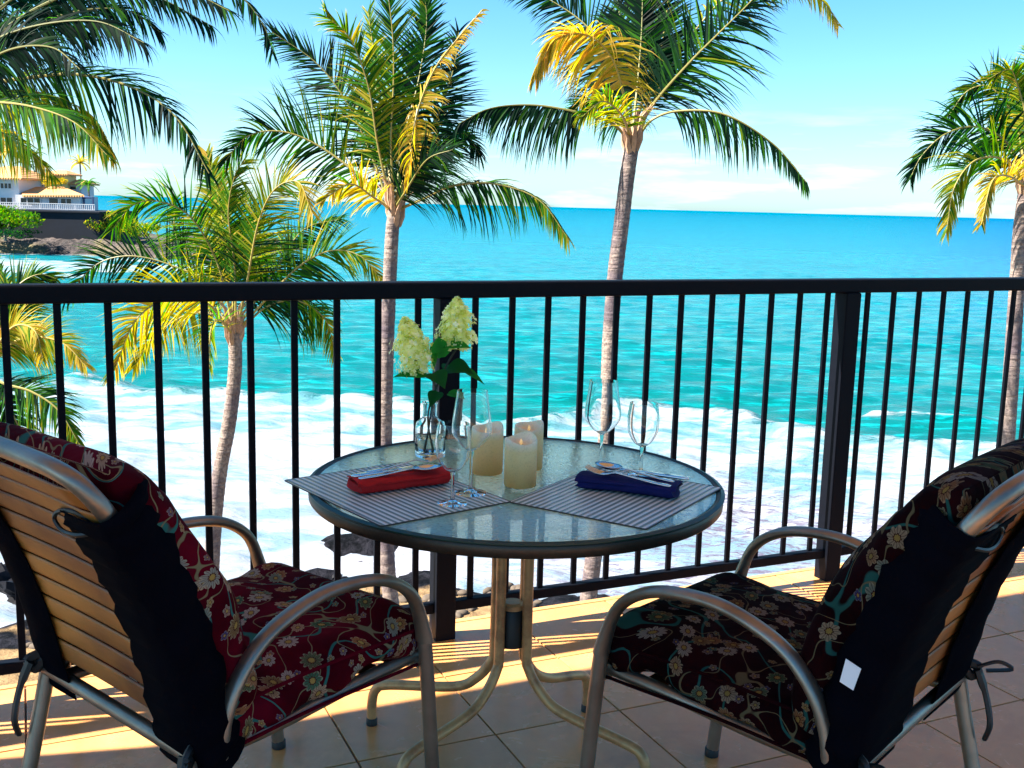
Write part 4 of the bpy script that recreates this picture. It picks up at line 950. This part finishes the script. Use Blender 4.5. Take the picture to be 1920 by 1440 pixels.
def boulder(name, p, s, mat, label, catg, group, seed):
    bm = bmesh.new(); bmesh.ops.create_icosphere(bm, subdivisions=4, radius=1)
    r_ = random.Random(seed); o3 = [r_.uniform(0, 9) for _ in range(3)]
    for v in bm.verts:
        c = v.co; k = 1+.30*math.sin(c.x*2.7+o3[0])*math.sin(c.y*3.1+o3[1])+.22*math.sin(c.z*4+o3[2]+c.x*3)+.10*math.sin(c.x*9+c.y*7+o3[0])
        k *= 1+.55*(mnoise.fractal(c*2.2+Vector(o3)*3, .8, 2.1, 4)); v.co = Vector((c.x*s[0]*k, c.y*s[1]*k, c.z*s[2]*k))
    me = bpy.data.meshes.new(name); bm.to_mesh(me); bm.free(); me.materials.append(mat)
    o = bpy.data.objects.new(name, me); COL.objects.link(o); o.location = p; o.rotation_euler = (0, 0, r_.uniform(0, 6))
    tag(o, label, catg, group); return o
r_ = random.Random(4)
for k in range(16):
    px, py = r_.uniform(-30, 90), r_.uniform(1005, 1150); p = onz(px, py, SEA+.3); s = r_.uniform(.35, .9)
    boulder('lava_rock', p, (s, s*.8, s*.6), m_lava, 'jagged black lava rock in the surf at the lower left edge', 'rock', 'lava rocks at the lower left', k)
for k in range(12):
    px, py = r_.gauss(682, 22), r_.uniform(1022, 1095); p = onz(px, py, SEA+.2); s = r_.uniform(.22, .55)
    boulder('lava_rock', p, (s, s*.8, s*.6), m_lava, 'wet black lava rock in the white surf below the left rim of the table', 'rock', 'lava rocks below the table rim', 40+k)
# rounded stones set in the sandy strip
st = MB()
def stone_mesh():
    bm = bmesh.new(); bmesh.ops.create_icosphere(bm, subdivisions=2, radius=1); me = bpy.data.meshes.new('beach_stone')
    for v in bm.verts: v.co.z *= .55; v.co.x *= 1+.15*math.sin(v.co.y*3)
    bm.to_mesh(me); bm.free(); me.materials.append(m_stone); me.polygons.foreach_set('use_smooth', [True]*len(me.polygons)); return me
sm_ = stone_mesh()
for k in range(150):
    a_ = r_.uniform(-5, 1.5) if k < 90 else r_.uniform(6.3, 9.6); p_ = r_.uniform(13, 20.5) if k < 90 else r_.uniform(17.5, 20)
    pt = A0+U*a_+N*p_; z = -7.1-max(0, p_-12)*.10
    o = bpy.data.objects.new('beach_stone', sm_); COL.objects.link(o); o.location = (pt.x, pt.y, z+.02)
    s = r_.uniform(.07, .2); o.scale = (s, s*r_.uniform(.6, 1), s); o.rotation_euler = (0, 0, r_.uniform(0, 6))
    tag(o, 'brown rounded stone bedded in the sandy strip below the balcony', 'stone', 'stones in the sandy strip below the balcony')

# ------------------------------------------------------------------ far headland with the villa
HY = 188.0; K = HY/FPX
def hp(px, py, Y=HY): return at(px, py, Y)
t = NT('headland rock'); c = t.coord(); n = t.noise(.35, 7, .7, c); n2 = t.noise(.09, 4, .6, c)
col = t.mix(t.rng(n, .40, .60), (.005, .005, .009), (.12, .09, .085)); col = t.mix(t.rng(n2, .52, .62, 0, .7), col, (.25, .20, .09))
t.base(col); t.set(Roughness=.9); t.bump(t.noise(.8, 7, .7, c), 1, 1.2); m_head = t.m
def headland(X, Y):
    x0 = hp(195, 440).x; x1 = hp(560, 440).x
    ext = np.clip((X-x0)/(x1-x0), 0, 1); front = 172-6*ext+8*(fbm(X/14, X*0+1, 3, 3)-.5)+np.where(X < x0-9, -(x0-9-X)*.35, 0)
    top = np.where(X < x0, SEA+5.3, SEA+5.3-4.1*np.clip(ext*3.2, 0, 1)**.6)
    top = top*(1)-np.clip((ext-.75)*4, 0, 1)*3.5
    rk = (1-np.abs(2*fbm(X/6, Y/6, 5, 17)-1))
    rise = np.clip((Y-front)/9, -1, 1.6); lim = np.where(X < x0, SEA+2.7, top)
    h = SEA-1.5+np.clip(rise, -1, 1)*3.2+(rk-.6)*3.0*np.clip(1.4-np.abs(rise-.5), 0, 1)
    h = np.minimum(h, lim+(rk-.6)*1.0); return np.where(Y > front-6, h, SEA-3), X*0
grid(hp(-500, 440).x, hp(600, 440).x, 150, 235, 260, 110, headland, 'headland_rocks', m_head)
m_sea_wall = simple('dark lava seawall', (.003, .006, .016), .9, 0, .6, .6, .8, 2)
m_white = simple('white painted plaster', (.62, .60, .62), .8, 0, .1, .3)
m_cream = simple('cream yellow plaster', (.78, .52, .20), .8, 0, .1, .3)
m_dglass = simple('dark window glass', (.010, .014, .022), .15, 0, .3, .4)
m_awn = simple('blue shade awning', (.02, .05, .14), .7)
t = NT('orange roof tile'); c = t.coord(); s = t.new('SeparateXYZ'); t.link(c, s.inputs[0]); w = t.math('SINE', t.math('MULTIPLY', s.outputs[0], 14)); n = t.noise(.8, 4, .6, c)
t.base(t.mix(n, (.52, .22, .07), (.72, .36, .14))); t.set(Roughness=.85); t.bump(w, .4, .1); m_roof = t.m
villa = empty('seaside_villa', hp(60, 392), 0, 'white two storey villa with orange hipped roofs on the headland at the far left', 'house')
vl = villa.location
def P0(px, py, Y=HY): return at(px, py, Y)-vl
def wall(px0, px1, py0, py1, Y, dep, mat, name='wall'):
    a, b = P0(px0, py1, Y), P0(px1, py0, Y)
    return MB().box(((a.x+b.x)/2, a.y+dep/2, (a.z+b.z)/2), (b.x-a.x, dep, b.z-a.z)).build(name, mat, villa)
def window(px0, px1, py0, py1, Y, par, panes=2):
    a, b = P0(px0, py1, Y), P0(px1, py0, Y); w_ = b.x-a.x; h_ = b.z-a.z; f = MB()
    for x in [a.x, b.x]: f.box((x, a.y-.06, (a.z+b.z)/2), (.18, .16, h_+.18))
    for z in [a.z, b.z]: f.box(((a.x+b.x)/2, a.y-.06, z), (w_-.18, .16, .18))
    for k in range(1, panes): f.box((a.x+w_*k/panes, a.y-.05, (a.z+b.z)/2), (.12, .12, h_-.18))
    fr = f.build('window', m_white, villa); MB().box(((a.x+b.x)/2, a.y-.015, (a.z+b.z)/2), (w_-.2, .05, h_-.2)).build('pane', m_dglass, fr)
def hip(px0, px1, pye, pyr, rid0, rid1, Y, dep, name='roof'):
    a, b = P0(px0, pye, Y), P0(px1, pye, Y); r0, r1 = P0(rid0, pyr, Y), P0(rid1, pyr, Y); zc = r0.z
    z0 = (a.z+b.z)/2; y0, y1 = a.y-1.0, a.y+dep+1.0; ym = (y0+y1)/2
    vs = [(a.x, y0, z0), (b.x, y0, z0), (b.x, y1, z0), (a.x, y1, z0), (r0.x, ym, zc), (r1.x, ym, zc), (a.x, y0, z0-.25), (b.x, y0, z0-.25), (b.x, y1, z0-.25), (a.x, y1, z0-.25)]
    MB().add(vs, [(0, 1, 5, 4), (1, 2, 5), (2, 3, 4, 5), (3, 0, 4), (9, 8, 7, 6), (0, 6, 7, 1), (1, 7, 8, 2), (2, 8, 9, 3), (3, 9, 6, 0)]).build(name, m_roof, villa)
wall(-60, 34, 333, 392, HY, 12, m_white); hip(-70, 46, 333, 309, -20, 10, HY, 12)
wall(36, 88, 328, 392, HY+9, 8, m_cream); wall(30, 150, 368, 392, HY-1, 8, m_white)
a = P0(42, 366, HY-2); b = P0(158, 366, HY-2); c_ = P0(118, 350, HY+7); d_ = P0(38, 350, HY+7)
MB().add([a, b, c_, d_, a-Vector((0, 0, .3)), b-Vector((0, 0, .3)), c_-Vector((0, 0, .3)), d_-Vector((0, 0, .3))], [(0, 1, 2, 3), (7, 6, 5, 4), (0, 4, 5, 1), (1, 5, 6, 2), (2, 6, 7, 3), (3, 7, 4, 0)]).build('roof', m_roof, villa)
wall(86, 122, 326, 364, HY+12, 5, m_cream); hip(82, 130, 326, 318, 98, 114, HY+12, 5)
wall(126, 152, 343, 372, HY+14, 6, m_white); hip(122, 160, 344, 336, 134, 148, HY+14, 6)
for w_ in ((1, 22, 343, 354, HY, 3), (-40, -12, 343, 354, HY, 3), (1, 24, 370, 384, HY, 2), (-40, -10, 370, 384, HY, 3), (39, 76, 371, 385, HY-1, 3), (92, 110, 371, 385, HY-1, 1), (114, 135, 372, 385, HY-1, 2), (131, 144, 349, 356, HY+14, 1)): window(*w_[:5], None, w_[5])
for x in (6, 12, 18): window(x, x+3.2, 335, 338, HY, None, 1)
for x in (54, 62, 70, 78): window(x, x+4, 346, 349.5, HY+9, None, 1)
a = P0(136, 362, HY+2); b = P0(180, 370, HY+2)
MB().add([(a.x, a.y, a.z), (b.x-3, b.y, a.z-.2), (b.x, b.y-2, b.z), (a.x, a.y-2, b.z), (a.x, a.y, a.z-.3), (b.x-3, b.y, a.z-.5), (b.x, b.y-2, b.z-.3), (a.x, a.y-2, b.z-.3)], [(0, 1, 2, 3), (7, 6, 5, 4), (3, 2, 6, 7), (0, 4, 5, 1), (1, 5, 6, 2), (0, 3, 7, 4)]).build('awning', m_awn, villa)
for x in (140, 158, 175):
    p = P0(x, 390, HY); MB().box((p.x, p.y, p.z+.9), (.25, .25, 1.9)).build('awning_post', m_awn, villa)
tr = empty('terrace_railing', hp(60, 392, HY-5), 0, 'white baluster railing round the villa terrace above the seawall', 'railing')
a, b = hp(-60, 392, HY-5)-tr.location, hp(178, 392, HY-5)-tr.location
MB().box(((a.x+b.x)/2, 0, 1.0), (b.x-a.x, .14, .12)).build('top_rail', m_white, tr); MB().box(((a.x+b.x)/2, 0, .1), (b.x-a.x, .14, .1)).build('bottom_rail', m_white, tr)
bl = None; x = a.x
while x < b.x:
    big_ = abs((x-a.x) % 3.0) < .3
    if bl is None: bl = MB().box((0, 0, .52), (.10, .10, .84)).build('baluster', m_white, tr, loc=(x, 0, 0))
    else: inst(bl, 'baluster', tr, (x, 0, 0), scale=(1.8 if big_ else 1, 1, 1))
    x += .33
sw = empty('seawall', hp(95, 430, HY-6), 0, 'dark lava stone seawall below the villa terrace', 'wall')
a, b = hp(-80, 393, HY-6)-sw.location, hp(188, 393, HY-6)-sw.location; bot = hp(95, 428, HY-6)-sw.location
MB().prism([(a.x, -.8), (b.x, -.8), (b.x, 18), (a.x, 18)], bot.z-2, a.z-.3+(b.z-a.z)/2).build('wall_face', m_sea_wall, sw)
MB().prism([(a.x-.1, -1.05), (b.x+.25, -1.05), (b.x+.25, 18.2), (a.x-.1, 18.2)], a.z-.29+(b.z-a.z)/2, a.z+(b.z-a.z)/2-.02).build('coping', m_sea_wall, sw)
# foliage clump helper: leaf-sized cards through a volume
def clump(name, c, size, n, ls, t0, t1, label, catg, group=None, seed=0, stem=True):
    r_ = random.Random(seed); o = empty(name, (c.x, c.y, c.z), 0, label, catg, group); mb = MB()
    cs = [(Vector((r_.uniform(-.75, .75)*size[0], r_.uniform(-.7, .7)*size[1], r_.uniform(.15, .75)*size[2])), r_.uniform(.35, .6)) for _ in range(9)]
    for k in range(n):
        cc, rr = r_.choice(cs); d = Vector((r_.gauss(0, 1), r_.gauss(0, 1), r_.gauss(0, .8))).normalized()*rr*r_.uniform(.6, 1.05)
        p = cc+Vector((d.x*size[0]*.7, d.y*size[1]*.7, d.z*size[2]*.6)); 
        if p.z < 0: p.z = r_.uniform(0, .3)
        e1 = Vector((r_.gauss(0, 1), r_.gauss(0, 1), r_.gauss(0, 1))).normalized(); e2 = e1.cross(Vector((r_.random(), r_.random(), 1))).normalized(); s = ls*r_.uniform(.6, 1.3)
        mb.add([p-e1*s, p+e2*s*.5, p+e1*s, p-e2*s*.5], [(0, 1, 2, 3)], r_.uniform(t0, t1))
    mb.build('foliage', m_leaf, o); MB().sweep([(0, 0, -.5), (0, 0, size[2]*.5)], size[0]*.04, 6).build('stem', m_bark, o)
    return o
clump('clipped_bush', hp(20, 432, HY-12), (9.0, 4.5, 4.6), 7000, .26, .36, .60, 'wide green clipped bush in front of the seawall', 'bush', None, 1)
clump('shrub', hp(215, 440, HY-4), (4.0, 4, 4.3), 1600, .25, .45, .8, 'olive shrub at the right end of the seawall', 'bush', 'headland shrubs', 2)
clump('shrub', hp(262, 442, HY-8), (4.5, 4, 2.6), 1500, .25, .42, .75, 'low olive shrubs on the headland point behind the low palm', 'bush', 'headland shrubs', 3)
clump('shrub', hp(104, 350, HY+6), (2.0, 2, 1.9), 700, .2, .7, .9, 'yellow shrub on the villa roof terrace', 'bush', None, 4)
clump('shrub', hp(10, 446, HY-16), (6, 3, 1.6), 900, .22, .15, .4, 'dark low growth at the foot of the clipped bush', 'bush', None, 5)
def far_palm(px, py, pyb, Y, s, tb, label, seed):
    b = hp(px, pyb, Y); top = hp(px, py, Y); o = empty('distant_palm', b, 0, label, 'palm tree', 'distant palms behind the villa'); r_ = random.Random(seed); d = top-b
    MB().sweep([(0, 0, 0), tuple(d*.5+Vector((.2, 0, 0))), tuple(d)], .16, 7).build('trunk', m_bark, o)
    mb = MB()
    for k in range(15):
        q = k*2.4+r_.random(); el = r_.uniform(-.2, 1.2); dr = Vector((math.cos(q)*math.cos(el), math.sin(q)*math.cos(el), math.sin(el)))
        pts = []; p = Vector(d); 
        for j in range(7): pts.append(p.copy()); p = p+dr*(s/6); dr = (dr+Vector((0, 0, -.26))).normalized()
        for i in range(6):
            for f in (0, .25, .5, .75):
                c0 = pts[i].lerp(pts[i+1], f); t_ = (pts[i+1]-pts[i]).normalized(); sd2 = t_.cross(Vector((0, 0, 1))).normalized()
                for sg in (-1, 1):
                    e = c0+(sd2*sg*.8+t_*.5+Vector((0, 0, -.55)))*s*.22*(1-.1*i); mb.add([c0, c0+t_*s*.05, e], [(0, 1, 2)], tb+r_.uniform(-.1, .1))
    mb.build('crown', m_leaf, o); return o
far_palm(47, 306, 380, HY+26, 2.9, .25, 'small dark palm behind the villa roofs', 1)
far_palm(20, 285, 380, HY+30, 4.0, .95, 'orange tinged palm behind the left end of the villa', 2)
far_palm(66, 288, 380, HY+40, 2.5, .35, 'thin tall palm trunk behind the cream wing', 3)
far_palm(165, 345, 392, HY+4, 2.3, .45, 'small palm at the right end of the terrace', 4)
far_palm(150, 305, 385, HY+34, 2.8, .8, 'yellow palm top behind the right hand roof', 5)
far_palm(-12, 262, 380, HY+36, 4.5, .9, 'tall orange palm at the left edge behind the villa', 6)
